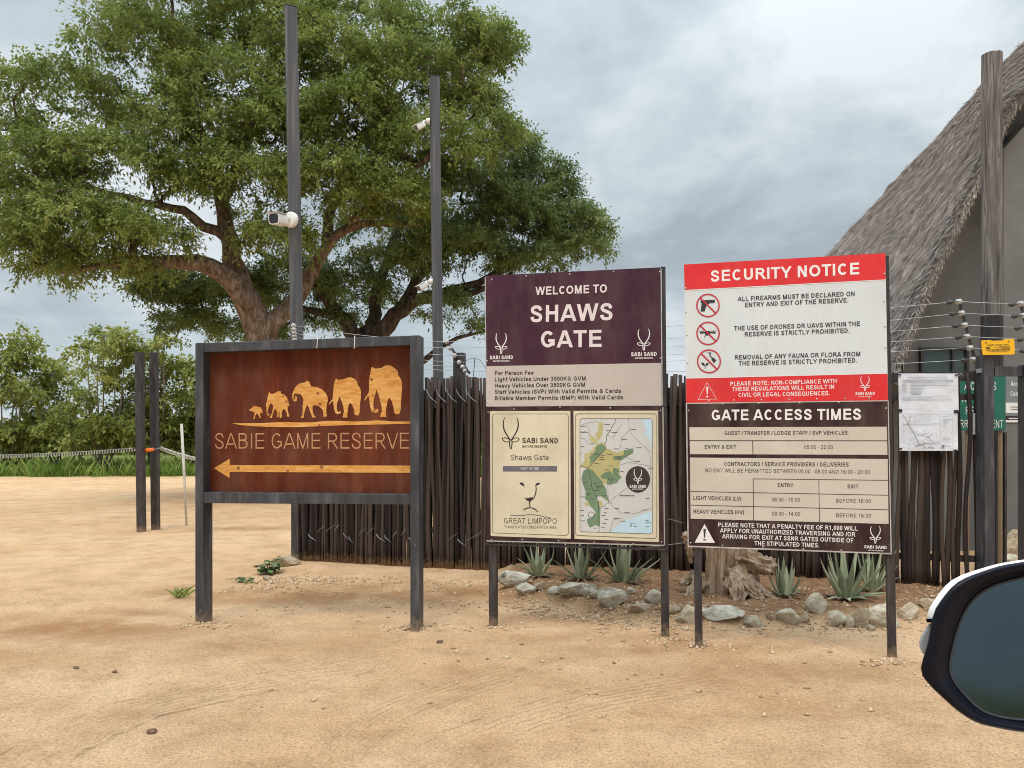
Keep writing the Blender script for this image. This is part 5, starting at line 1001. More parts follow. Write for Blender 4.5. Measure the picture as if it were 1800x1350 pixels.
ik.text(cC, 'SABI SAND', 398, 351, 718, 353, 48); ik.text(cC, 'NATURE RESERVE', 398, 391, 618, 391, 20); ik.text(cC, 'Shaws Gate', 293, 504, 636, 504, 50, 'r')
for pts in (((372, 705), (395, 702), (412, 715), (418, 745), (400, 732), (380, 720)), ((513, 735), (520, 712), (545, 705), (560, 708), (545, 725), (525, 732), (518, 742)), ((415, 840), (440, 845), (470, 836), (500, 838), (505, 845), (490, 860), (470, 875), (468, 895), (460, 890), (455, 872), (435, 862))): ik.poly(cC, pts)
ik.stroke(cC, smooth2(((519, 735), (522, 770), (513, 815), (500, 845))), [7, 10, 10, 8]); ik.stroke(cC, ((464, 880), (466, 932)), 9); ik.stroke(cC, smooth2(((404, 952), (435, 936), (467, 930), (505, 940), (541, 967))), [6, 11, 8, 11, 6])
ik.text(cC, 'GREAT LIMPOPO', 235, 1070, 706, 1074, 50, 'r'); ik.text(cC, 'TRANSFRONTIER CONSERVATION AREA', 235, 1114, 706, 1117, 25, 'r'); ik.build('lettering', 'ink_brown', lo)
ik = Ink(b2, .0018); ik.poly(cC, ((225, 556), (710, 556), (710, 606), (225, 606))); ik.stroke(cC, smooth2(((290, 996), (380, 1000), (460, 992), (540, 998), (600, 1012), (648, 1015))), 7); ik.build('grey_bar', 'ink_grey', lo)
ik = Ink(b2, .0026); ik.text(cC, 'PART OF THE', 384, 593, 545, 594, 25, 'r'); ik.build('lettering', 'ink_white', lo)
ik = Ink(b2, .0020); ik.poly(cM, rrect(60, 36, 858, 1296, 26, (0, 1, 12, -11))); mp_ = ik.build('map', 'map_land', lo)
ik = Ink(b2, .0026); ik.poly(cM, ((768, 40), (838, 40), (856, 60), (855, 350), (838, 330), (835, 270), (795, 240), (765, 200), (790, 170), (780, 130), (750, 90)))
ik.poly(cM, ((395, 1297), (420, 1270), (480, 1215), (580, 1155), (700, 1110), (790, 1080), (858, 1045), (859, 1280), (840, 1306))); ik.build('sea', 'map_sea', lo, True)
ik = Ink(b2, .0026)
for pts in (((60, 560), (110, 500), (110, 420), (170, 410), (160, 385), (200, 390), (205, 350), (235, 340), (245, 310), (310, 295), (335, 320), (355, 370), (395, 380), (430, 400), (470, 412), (545, 385), (545, 440), (500, 500), (500, 640), (440, 690), (360, 765), (310, 740), (260, 680), (200, 620), (145, 590)), ((265, 75), (318, 82), (305, 220), (262, 285), (228, 220), (262, 160)), ((165, 230), (190, 220), (255, 285), (245, 312), (175, 290)), ((110, 970), (150, 945), (165, 1000), (115, 1000)), ((245, 950), (285, 940), (320, 990), (285, 1020)), ((612, 1188), (636, 1188), (636, 1204), (612, 1204))): ik.poly(cM, pts)
ik.build('conservation_area', 'map_khaki', lo, True)
ik = Ink(b2, .0030)
for pts in (((245, 335), (300, 315), (345, 360), (215, 505), (165, 540), (175, 500), (160, 460), (215, 420)), ((545, 382), (580, 385), (610, 370), (648, 365), (648, 415), (600, 440), (510, 500), (430, 490), (430, 450), (500, 450), (545, 440)), ((290, 665), (340, 625), (390, 615), (415, 645), (430, 690), (420, 600), (440, 580), (475, 590), (495, 610), (480, 640), (520, 685), (490, 710), (470, 745), (385, 770), (355, 755), (360, 700), (300, 700)),
            ((100, 610), (145, 590), (200, 605), (260, 680), (310, 740), (350, 820), (365, 900), (378, 955), (330, 920), (290, 890), (250, 900), (240, 930), (265, 960), (285, 1030), (280, 1230), (230, 1210), (170, 1240), (145, 1200), (135, 1150), (200, 1120), (235, 1070), (200, 1030), (170, 1000), (150, 950), (115, 925), (125, 850), (95, 770), (75, 700), (90, 640)), ((612, 1213), (632, 1213), (632, 1228), (612, 1228))): ik.poly(cM, pts)
ik.build('national_park', 'map_green', lo, True)
ik = Ink(b2, .0034)
ik.stroke(cM, ((450, 40), (445, 80), (415, 120), (395, 175), (355, 215), (350, 280), (330, 320), (350, 365), (240, 482), (145, 590), (180, 700), (190, 790), (230, 880), (265, 960), (270, 1290)), 5); ik.stroke(cM, ((60, 560), (100, 572), (145, 590)), 5)
ik.stroke(cM, rrect(60, 36, 858, 1296, 26, (0, 1, 12, -11)), 4, True); ik.stroke(cC, rrect(872, 88, 1602, 1190, 30, (0, 0, 16, -12)), 4, True)
for t_, x, y, x1, c in (('Mozambique', 503, 893, 660, 17), ('Kruger', 122, 868, 180, 14), ('Limpopo', 228, 792, 300, 14), ('Banhine', 372, 708, 440, 14), ('Zinave', 463, 466, 516, 14), ('Gonarezhou', 176, 432, 272, 14), ('mbabwe', 62, 192, 150, 16), ('NP', 140, 888, 160, 11), ('NP', 250, 808, 270, 11), ('NP', 395, 728, 415, 11), ('NP', 480, 484, 502, 11)): ik.text(cM, t_, x, y, x1, y, c)
r_ = np.random.default_rng(4)
for (x, y) in ((330, 100), (410, 190), (350, 170), (520, 268), (620, 155), (432, 370), (555, 368), (680, 358), (660, 508), (505, 620), (360, 430), (372, 560), (220, 530), (335, 600), (98, 738), (205, 750), (215, 832), (140, 812), (175, 922), (330, 1030), (440, 1028), (320, 1075), (300, 1105), (330, 1150), (430, 1138), (550, 1075), (505, 1168), (745, 1045), (785, 917), (810, 583), (70, 120), (165, 315), (68, 345), (375, 968), (300, 888), (780, 1160), (785, 1185), (785, 1230), (640, 1198), (645, 1224), (205, 1245), (310, 1195), (290, 1235), (65, 900), (68, 1050), (70, 1105), (70, 1165), (290, 446), (275, 468), (272, 486)):
    w_ = r_.uniform(30, 62); ik.stroke(cM, ((x, y), (x + w_, y + r_.uniform(-1, 2))), 5.5)
ik.ring(cM, (185, 1100), 34, 4, 20); ik.build('map_lettering', 'ink_brown', lo)
ik = Ink(b2, .0030)
for pts in (((595, 40), (605, 160), (640, 220), (730, 310), (830, 400), (838, 560)), ((580, 798), (430, 915), (285, 1030)), ((62, 120), (110, 95), (190, 75), (260, 70)), ((130, 100), (170, 170), (165, 230)), ((60, 250), (110, 260), (150, 310)), ((360, 215), (420, 250), (520, 100)), ((605, 160), (520, 250), (500, 380)), ((510, 545), (600, 520), (720, 540), (838, 560)), ((660, 510), (600, 480), (570, 450)), ((365, 770), (372, 900), (380, 960)), ((400, 985), (450, 1030), (520, 1080), (690, 1080), (858, 1020)), ((395, 1297), (400, 1230), (430, 1150), (520, 1140)), ((838, 560), (845, 800)), ((60, 440), (90, 410))): ik.stroke(cM, pts, 3)
ik.build('map_line', 'ink_grey', lo)
ik = Ink(b2, .0038); ik.disc(cM, (698, 708), 134, ry=146); rd = ik.build('roundel', 'ink_brown', lo)
ik = Ink(b2, .0044); antelope(ik, cM, 650, 592, 746, 755, 1.1); ik.text(cM, 'SABI SAND', 608, 801, 790, 801, 33); ik.text(cM, 'NATURE RESERVE', 635, 821, 760, 821, 12); ik.build('emblem', 'ink_white', lo)
rivets(b2, [cB(*q) for q in ((125, 158), (822, 112), (1628, 90), (475, 1270), (857, 1268), (1250, 1266), (86, 1258), (1638, 1245), (82, 890), (1634, 865), (432, 128), (1215, 88))], .0016, up)
rivets(b2, [cC(*q) for q in ((92, 76), (1635, 60), (122, 1215), (1645, 1236), (322, 48), (735, 30), (1185, 36), (400, 1216), (722, 1226), (1042, 1240), (1392, 1252))], .0016, lo)

# ------------------------------------------------------------------ security board
b3 = Board(1203, 5.58, 1560, 5.28)
s3 = thing('security_board', 'tall board with a red security notice above a dark table of gate times', 'sign', b3.p((1390, 1150)) * [1, 1, 0])
leg(b3, 1213, 1227, 474, 1221.7, 1235.5, 1136, .014, .05, s3); leg(b3, 1549, 1562.5, 449, 1562.6, 1577.3, 1168, .014, .05, s3)
for y0, y1, hh in ((484, 466, 8), (704, 700, 8), (950, 957, 8)):
    m_ = MB(); f = [b3.p(q, -.016) for q in ((1228, y0), (1548.5, y1), (1548.5, y1 + hh), (1228, y0 + hh))]; m_.poly(f, [q - b3.n3 * .03 for q in f]); m_.build('cross_rail', M['black_steel'], s3)
up = b3.plate((cD(55, 112), cD(1648, 22), cD(1670, 1186), cD(72, 1207)), 0, .010, 'notice_panel', M['white'], s3)
ik = Ink(b3, .0012); ik.poly(cD, ((55, 112), (1648, 22), (1651, 230), (60, 313))); hd = ik.build('red_header', 'red', up)
ik = Ink(b3, .0012); ik.poly(cD, ((71, 1014), (1665, 975), (1670, 1186), (73, 1207))); ft = ik.build('red_footer', 'red', up)
ik = Ink(b3, .0022); ik.text(cD, 'SECURITY NOTICE', 268, 249, 1442, 189, 91); ik.stroke(cD, ((60, 317), (1652, 233)), 5); ik.build('lettering', 'ink_white', up)
ik = Ink(b3, .0022)
for t_, a in (('PLEASE NOTE: NON-COMPLIANCE WITH', (423, 1072, 1262, 1050)), ('THESE REGULATIONS WILL RESULT IN', (437, 1115, 1243, 1096)), ('CIVIL OR LEGAL CONSEQUENCES.', (487, 1160, 1208, 1146))): ik.text(cD, t_, *a, 33, 'm')
antelope(ik, cD, 1448, 995, 1526, 1112, 1.0); ik.text(cD, 'SABI SAND', 1412, 1145, 1565, 1142, 23); ik.text(cD, 'NATURE RESERVE', 1437, 1162, 1540, 1160, 9)
ik.build('lettering', 'ink_white', up); ik = Ink(b3, .0022); ik.stroke(cD, ((238, 1047), (166, 1180), (313, 1177)), 5, True); ik.poly(cD, ((230, 1080), (248, 1080), (242, 1140), (236, 1140))); ik.disc(cD, (239, 1157), 8, 10); ik.build('warning_mark', 'ink_white', up); ik = Ink(b3, .0022); ik.stroke(cD, ((71, 1012), (1665, 973)), 5); ik.build('edge_line', 'ink_white', up)
ik = Ink(b3, .0022)
for t_, a in (('ALL FIREARMS MUST BE DECLARED ON', (480, 403, 1405, 361)), ('ENTRY AND EXIT OF THE RESERVE.', (540, 450, 1355, 412)), ('THE USE OF DRONES OR UAVS WITHIN THE', (450, 635, 1448, 598)), ('RESERVE IS STRICTLY PROHIBITED.', (537, 682, 1365, 652)), ('REMOVAL OF ANY FAUNA OR FLORA FROM', (458, 865, 1450, 837)), ('THE RESERVE IS STRICTLY PROHIBITED.', (488, 912, 1425, 887))): ik.text(cD, t_, *a, 36, 'm')
ik.build('lettering', 'ink_black', up)
ik = Ink(b3, .0018)
ik.poly(cD, ((187, 397), (240, 393), (300, 391), (301, 414), (262, 418), (246, 426), (232, 440), (218, 484), (187, 483), (194, 430), (199, 418), (188, 418)))
ik.build('pictogram', 'ink_black', up); ik = Ink(b3, .0018); ik.stroke(cD, ((182, 655), (212, 650), (245, 648), (275, 650), (305, 654)), 12); ik.poly(cD, ((222, 640), (258, 638), (262, 668), (240, 676), (224, 668))); ik.stroke(cD, ((172, 640), (214, 638)), 4); ik.stroke(cD, ((268, 637), (316, 637)), 4); ik.stroke(cD, ((226, 664), (218, 690)), 6); ik.stroke(cD, ((250, 664), (262, 680)), 6); ik.stroke(cD, ((196, 642), (196, 655)), 7); ik.stroke(cD, ((292, 638), (292, 655)), 7)
ik.build('pictogram', 'ink_black', up); ik = Ink(b3, .0018); ik.poly(cD, ((192, 886), (212, 890), (222, 908), (206, 912), (196, 904))); ik.poly(cD, ((224, 910), (232, 892), (252, 890), (244, 908), (232, 914))); ik.stroke(cD, smooth2(((222, 938), (222, 920), (218, 906))), 5); ik.poly(cD, ((270, 845), (290, 850), (312, 872), (300, 882), (292, 895), (284, 880), (274, 868)))
for k in (0, 10, 20): ik.stroke(cD, smooth2(((278 - k * .4, 846), (262 - k * .2, 832), (258 + k * .6, 818), (242 + k, 806))), 3.5)
ik.build('pictogram', 'ink_black', up)
ik = Ink(b3, .0026)
for (cx_, cy_, r_) in ((245, 436, 88), (246, 657, 88), (253, 878, 90)):
    ik = Ink(b3, .0026); ik.ring(cD, (cx_, cy_), r_, 11); ik.stroke(cD, ((cx_ - r_ * .70, cy_ - r_ * .70), (cx_ + r_ * .70, cy_ + r_ * .70)), 12); ik.build('prohibition_ring', 'sign_red', up)
lo = b3.plate((cE(78, 66), cE(1671, 44), cE(1694, 1249), cE(90, 1190)), 0, .010, 'times_panel', M['brown'], s3)
for q in (((72, 60), (1672, 38), (1672, 46), (72, 68)), ((86, 1188), (1698, 1247), (1699, 1258), (86, 1199)), ((70, 68), (80, 68), (93, 1190), (84, 1190)), ((1667, 46), (1674, 46), (1699, 1249), (1690, 1249))):
    m_ = MB(); f = [b3.p(cE(*p_), .001) for p_ in q]; m_.poly(f, [p_ - b3.n3 * .012 for p_ in f]); m_.build('edge_strip', M['alu'], s3)
ik = Ink(b3, .0012); ik.poly(cE, ((98, 252), (1660, 248), (1665, 470), (103, 465))); ik.poly(cE, ((103, 492), (1667, 503), (1674, 1017), (108, 975))); tbl = ik.build('times_table', 'cream', lo)
ik = Ink(b3, .0022)
for a, wd_ in ((((98, 358), (1665, 359)), 6), (((599, 360), (601, 466)), 6), (((603, 660), (1668, 672)), 5), (((108, 760), (1670, 790)), 5), (((108, 868), (1672, 905)), 5), (((603, 660), (606, 988)), 5), (((1122, 666), (1127, 1001)), 5)): ik.stroke(cE, a, wd_)
for t_, a, c in (('GUEST / TRANSFER / LODGE STAFF / SVP VEHICLES', (377, 313, 1350, 310), 30), ('ENTRY & EXIT', (220, 422, 470, 422), 30), ('CONTRACTORS / SERVICE PROVIDERS / DELIVERIES', (374, 558, 1358, 563), 32), ('ENTRY', (797, 725, 922, 726), 30), ('EXIT', (1350, 734, 1436, 736), 30), ('LIGHT VEHICLES (LV)', (130, 826, 508, 833), 32), ('HEAVY VEHICLES (HV)', (130, 934, 530, 940), 32)): ik.text(cE, t_, *a, c, 'm')
for t_, a in (('05:00 - 22:00', (1007, 424, 1233, 424)), ('NO EXIT WILL BE PERMITTED BETWEEN 05:00 - 08:00 AND 16:00 - 20:00', (225, 607, 1525, 622)), ('08:00 - 15:00', (750, 838, 973, 841)), ('BEFORE 16:00', (1258, 848, 1533, 851)), ('08:00 - 14:00', (752, 950, 974, 954)), ('BEFORE 16:00', (1260, 963, 1535, 967))): ik.text(cE, t_, *a, 30, 'r')
ik.build('lettering', 'ink_brown', lo)
ik = Ink(b3, .0016); ik.text(cE, 'GATE ACCESS TIMES', 275, 198, 1455, 192, 86)
for t_, a in (('PLEASE NOTE THAT A PENALTY FEE OF R1,000 WILL', (327, 1039, 1428, 1070)), ('APPLY FOR UNAUTHORIZED TRAVERSING AND /OR', (340, 1084, 1412, 1117)), ('ARRIVING FOR EXIT AT SSNR GATES OUTSIDE OF', (357, 1130, 1395, 1165)), ('THE STIPULATED TIMES.', (613, 1185, 1125, 1203))): ik.text(cE, t_, *a, 34, 'm')
antelope(ik, cE, 1525, 1033, 1614, 1172, 1.05); ik.text(cE, 'SABI SAND', 1482, 1209, 1658, 1216, 25); ik.text(cE, 'NATURE RESERVE', 1510, 1229, 1632, 1234, 9); ik.build('lettering', 'ink_white', lo); ik = Ink(b3, .0016); ik.poly(cE, ((218, 1018), (140, 1164), (300, 1166))); ik.build('lettering', 'ink_white', lo)
ik = Ink(b3, .0024); ik.poly(cE, ((208, 1056), (229, 1056), (223, 1126), (214, 1126))); ik.poly(cE, ((208, 1137), (228, 1138), (228, 1148), (208, 1147))); ik.build('warning_mark', 'ink_brown', lo)
rivets(b3, [cD(*q) for q in ((70, 487), (78, 668), (84, 885), (1640, 400), (1647, 600), (1649, 768), (1640, 185), (70, 300), (450, 1186), (668, 1182), (888, 1180), (1105, 1176), (1330, 1172), (250, 1190), (1520, 1172))], .0018, up)
rivets(b3, [cE(*q) for q in ((92, 120), (1655, 102), (362, 66), (645, 62), (972, 58), (1280, 54), (108, 1165), (360, 1188), (680, 1200), (1000, 1215), (1300, 1226))], .0018, lo)

# ------------------------------------------------------------------ signs by the gate
n3 = np.array([0, -1.0, 0])
bp_ = Board(1578, fpt(fx(1578), .125)[1], 1684, fpt(fx(1684), .125)[1])
s4 = thing('paper_notice', 'white laminated paper notice with small print above a line map, tied to the pole gate', 'notice', bp_.p((1630, 793)))
def sheet(x0, y0, x1, y1, nm, off):
    nx_, ny_ = 14, 12; vs = []; fs_ = []
    for j in range(ny_ + 1):
        for i in range(nx_ + 1):
            u_, v_ = i / nx_, j / ny_; q = (x0 + (x1 - x0) * u_ + (1.2 * v_ if x0 < 1600 else 0), y0 + (y1 - y0) * v_)
            vs.append(bp_.p(q, off + .006 * math.sin(u_ * 7 + v_ * 3) * math.sin(v_ * 5 + 1) + rng.normal(0, .0007)))
    b_ = len(vs); vs += [v_ - bp_.n3 * .002 for v_ in vs]
    for j in range(ny_):
        for i in range(nx_):
            k = j * (nx_ + 1) + i; fs_ += [(k, k + 1, k + nx_ + 2, k + nx_ + 1), (b_ + k, b_ + k + nx_ + 1, b_ + k + nx_ + 2, b_ + k + 1)]
    m_ = MB(); m_.add(vs, fs_); return m_.build(nm, M['paper'], s4, smooth=True)
sh1 = sheet(1579, 656.5, 1684, 722, 'sheet', .008); sh2 = sheet(1580, 721, 1683, 792.5, 'sheet', .012)
ik = Ink(bp_, .017)
ik.text(cH, 'NOTICE OF ENVIRONMENTAL IMPACT ASSESSMENT PROCESS', 228, 162, 805, 160, 14)
r_ = np.random.default_rng(9)
for y in (190, 200, 210, 219, 229): ik.stroke(cH, ((138, y), (892 if y < 225 else 660, y)), 3.5)
for y, xe in ((253, 835), (275, 835), (297, 485), (317, 440), (338, 460), (358, 430)): ik.stroke(cH, ((136, y), (136 + r_.uniform(40, 70), y)), 5); ik.stroke(cH, ((262, y), (xe, y)), 5)
for y, xe in ((372, 505), (385, 390), (395, 430), (405, 420), (414, 395)): ik.stroke(cH, ((262, y), (xe, y)), 3.5)
ik.stroke(cH, ((135, 452), (595, 452)), 4); ik.stroke(cH, ((135, 474), (882, 478)), 4); ik.stroke(cH, ((135, 485), (530, 489)), 4)
ik.stroke(cH, ((135, 436), (885, 436), (885, 498), (135, 498)), 1.6, True); ik.build('print', 'paper_ink', sh1)
ik = Ink(bp_, .020); ik.stroke(cH, ((148, 705), (885, 708), (880, 1218), (148, 1200)), 2.5, True); ik.stroke(cH, ((705, 706), (708, 1210)), 2.5)
ik.stroke(cH, smooth2(((150, 715), (195, 780), (225, 845), (290, 950), (345, 1060), (385, 1150))), 7); ik.stroke(cH, smooth2(((262, 712), (240, 800), (230, 848))), 6); ik.stroke(cH, ((148, 856), (300, 846), (500, 850), (700, 842)), 6); ik.stroke(cH, ((385, 1142), (560, 1135), (700, 1125)), 7)
ik.stroke(cH, smooth2(((290, 945), (400, 1010), (520, 1040), (560, 1085), (610, 1120))), 5); ik.stroke(cH, smooth2(((320, 1190), (360, 1165), (410, 1155), (460, 1170), (490, 1200))), 7)
for i in range(46):
    x, y = r_.uniform(160, 660), r_.uniform(725, 1170); a = r_.uniform(-.9, .5); l_ = r_.uniform(20, 70); ik.stroke(cH, smooth2(((x, y), (x + l_ * .5, y + l_ * a * .5 + r_.uniform(-8, 8)), (x + l_, y + l_ * a)), 3), 2.4)
for y, x1 in ((732, 820), (780, 862), (797, 820), (814, 790), (830, 820), (847, 795), (874, 775), (1056, 858), (1068, 858), (1080, 858), (1130, 820), (1172, 862), (1182, 862)): ik.stroke(cH, ((735, y), (x1, y)), 4)
ik.disc(cH, (741, 1177), 24, 16); ik.stroke(cH, ((520, 1190), (608, 1192)), 9); ik.build('print', 'paper_ink', sh2)
for q in ((88, 116), (948, 118), (102, 648), (934, 662), (105, 1212), (925, 1235)):
    c = bp_.p(cH(*q), .02); m_ = MB(); m_.box(c, bp_.u * .018, bp_.n3 * .004, np.array([0, 0, .006 if q[1] not in (648, 662) else .014])); m_.build('clip', M['plastic_black'], s4)
bg_ = Board(1600, 8.2, 1800, 8.2)
s5 = thing('green_sign', 'dark green sign with white capitals half hidden behind the steel gate post', 'sign', bg_.p((1727, 757)))
pg_ = bg_.plate((cG(175, 545), cG(724, 552), cG(726, 1190), cG(175, 1192)), 0, .006, 'plate', M['green_sign'], s5)
ik = Ink(bg_, .0015)
ik.text(cG, 'ACCESS', 235, 710, 616, 712, 92, 'r'); ik.text(cG, 'WITH', 195, 856, 392, 858, 90, 'r'); ik.text(cG, 'PRIOR', 254, 1002, 520, 1004, 92, 'r'); ik.text(cG, 'ARRANGEMENT', 60 + 70, 1158, 700, 1160, 92, 'r'); ik.build('lettering', 'ink_white', pg_)
m_ = MB()
for px in (1700, 1758): a = P(px, 0, 8.24); m_.tube([a * [1, 1, 0], a * [1, 1, 0] + [0, 0, EYE + (HY - 665) / F * 8.2]], .02, 6)
m_.build('stake', M['black_steel'], s5)
bw_ = Board(1764, DW - .36, 1900, DW - .36)
s6 = thing('access_plaque', 'grey and white access control plaque on the building wall at the right edge', 'sign', bw_.p((1790, 742)))
x0_, x1_ = 728, 1120
pl_ = bw_.plate((cG(x0_, 545), cG(x1_, 545), cG(x1_, 1100), cG(x0_, 1098)), .002, .012, 'plate', M['grey_sign'], s6)
ik = Ink(bw_, .004); ik.poly(cG, ((x0_, 862), (x1_, 862), (x1_, 985), (x0_, 985))); ik.poly(cG, ((x0_, 1070), (x1_, 1070), (x1_, 1096), (x0_, 1096))); ik.build('white_band', 'plastic_white', pl_)
ik = Ink(bw_, .0045); ik.poly(cG, ((x0_, 1018), (x1_, 1022), (x1_, 1070), (x0_, 1066))); ik.stroke(cG, ((788, 915), (1080, 915)), 10); ik.stroke(cG, ((790, 942), (1080, 942)), 8); ik.build('dark_band', 'ink_black', pl_)
ik = Ink(bw_, .0055); ik.text(cG, 'Access', 788, 668, 935, 668, 60); ik.text(cG, 'Control', 785, 785, 945, 785, 60); ik.stroke(cG, ((765, 1050), (1080, 1052)), 12); ik.build('lettering', 'ink_white', pl_)
by_ = Board(1700, DY, 1800, DY); ik = Ink(by_, .0025)
ik.text(cG, 'DANGER - GEVAAR - INGOZI', 512, 190, 762, 182, 17); ik.text(cG, 'THE FENCING COMPANY', 492, 250, 785, 244, 19)
for y, xs, xe in ((198, 648, 782), (210, 596, 782), (218, 674, 782), (232, 600, 680), (258, 535, 750)): ik.stroke(cG, ((xs, y), (xe, y - 1)), 4)
ik.poly(cG, ((492, 214), (500, 206), (520, 202), (540, 206), (552, 214), (540, 220), (510, 222), (496, 220))); ik.build('lettering', 'ink_black', yplate)
m_ = MB()
for q in ((497, 150), (766, 136)): m_.tube([by_.p(cG(*q), .004) + [0, 0, .008], by_.p(cG(*q), .004) - [0, 0, .006]], .004, 6)
m_.build('hanging_hook', M['black_steel'], yw)
# ------------------------------------------------------------------ security cameras
def rot_frame(f):
    f = np.asarray(f, float); f /= np.linalg.norm(f); r = np.cross(f, [0, 0, 1.0]); r /= np.linalg.norm(r); return f, r, np.cross(r, f)
def camera(label, c, fwd, mount, face, L0, sx, sz, km=1.0):
    t = thing('security_camera', label, 'camera', mount, 'white security cameras on the poles')
    f, r, u = rot_frame(fwd); c = np.asarray(c)
    rr = [(math.copysign(abs(math.cos(a)) ** .5, math.cos(a)) * sx, math.copysign(abs(math.sin(a)) ** .5, math.sin(a)) * sz) for a in np.linspace(0, 2 * math.pi, 20, endpoint=False)]
    mb = MB(); rings = [(0, 1), (-.02, 1.04), (-L0 * .7, 1.0), (-L0, .82)]
    vs = [c + f * o + r * x * k + u * z * k for o, k in rings for x, z in rr]; n = 20
    mb.add(vs, [(i * n + j, i * n + (j + 1) % n, (i + 1) * n + (j + 1) % n, (i + 1) * n + j) for i in range(3) for j in range(n)] + [tuple(range(n)), tuple(3 * n + j for j in range(n))])
    body = mb.build('body', M['plastic_white'], t, bevel=.003)
    mb = MB(); mb.add([c + f * .003 + r * x * .88 + u * z * .88 for x, z in rr] + [c - f * .01 + r * x * .9 + u * z * .9 for x, z in rr], [tuple(range(n))] + [(j, n + j, n + (j + 1) % n, (j + 1) % n) for j in range(n)]); mb.build('lens_window', M['plastic_black'], body)
    mb = MB(); mb.hexa([c + f * .03 - r * sx * 1.08 + u * sz * 1.03, c + f * .03 + r * sx * 1.08 + u * sz * 1.03, c - f * L0 * .8 + r * sx * 1.08 + u * sz * 1.03, c - f * L0 * .8 - r * sx * 1.08 + u * sz * 1.03], [c + f * .035 - r * sx * 1.08 + u * sz * 1.12, c + f * .035 + r * sx * 1.08 + u * sz * 1.12, c - f * L0 * .8 + r * sx * 1.08 + u * sz * 1.12, c - f * L0 * .8 - r * sx * 1.08 + u * sz * 1.12]); mb.build('sun_hood', M['plastic_white'], t, bevel=.002)
    mount = np.asarray(mount); face = np.asarray(face, float); face /= np.linalg.norm(face)
    mb = MB(); mb.tube([mount, mount + face * .035, mount + face * .05, mount + face * .06], [sz * 1.05 * km, sz * 1.03 * km, sz * .88 * km, sz * .4], 24); mb.build('mount', M['plastic_white'], t, smooth=False)
    mb = MB(); mb.tube([mount + face * .05, mount + face * .085, c - f * L0 * .9], [sz * .42, sz * .38, sz * .42], 12); mb.build('arm', M['plastic_white'], t, smooth=True)
d = 9.75
pd = lambda y: (P(511 + (y - 14) * 18.5 / 966, y, d))
mp0 = P(513, 387, 9.66)
camera('large white camera with a square black face on the tallest pole', P(481, 384, 9.42), (-.33, -.95, -.10), mp0, (-.35, -.93, 0), .26, .070, .064, 1.42)
mb = MB(); m0 = P(515.5, 388, 9.66); 
for (py, lb) in ((215, 'upper of the two small white cameras on the pole left of the welcome board'), (497, 'lower of the two small white cameras on the pole left of the welcome board')):
    cxp = 763.5 + (py - 136) * 10.5 / 634
    camera(lb, P(cxp - 33, py + 10, 11.45), (-.72, -.45, -.55), P(cxp - 9, py - 2, 11.58), (-1, -.1, 0), .15, .042, .042)

# ------------------------------------------------------------------ planter rocks
def rock(label, px, py, wpx, hpx, m, seed_, d=None, group='rocks edging the planted bed'):
    r_ = np.random.default_rng(seed_); dd = d or EYE * F / (py - HY); c = P(px, py, dd); rx = wpx / F * dd / 2 * .96; rz = hpx / F * dd / 2 * .86
    bm = bmesh.new(); bmesh.ops.create_icosphere(bm, subdivisions=4, radius=1.0)
    pl = [(q / np.linalg.norm(q), r_.uniform(.48, .82)) for q in r_.normal(0, 1, (11, 3))]
    off = r_.uniform(0, 50, 3)
    for v in bm.verts:
        q = np.array(v.co)
        for n_, k in pl:
            s_ = q @ n_
            if s_ > k: q = q - n_ * (s_ - k)
        nz_ = mnoise.fractal(Vector(q * 1.7 + off), 1.0, 2.0, 5) * .09 + mnoise.noise(Vector(q * 6 + off)) * .045 + mnoise.noise(Vector(q * 15 + off)) * .02
        v.co = Vector(q * (1 + nz_))
    z0 = min(v.co.z for v in bm.verts); z1 = max(v.co.z for v in bm.verts); x0 = min(v.co.x for v in bm.verts); x1 = max(v.co.x for v in bm.verts)
    base = gz(c[:2]) - rz * .42
    vs = [((v.co.x - (x0 + x1) / 2) * 2 * rx / (x1 - x0) + c[0], v.co.y * rx * .62 + c[1] + rx * .25, base + (v.co.z - z0) * 2.4 * rz / (z1 - z0)) for v in bm.verts]
    fs_ = [tuple(v.index for v in f.verts) for f in bm.faces]; bm.free()
    o = link('rock', vs, fs_, M[m], loc=(c[0], c[1], base), smooth=False); tag(o, label, 'rock', group)
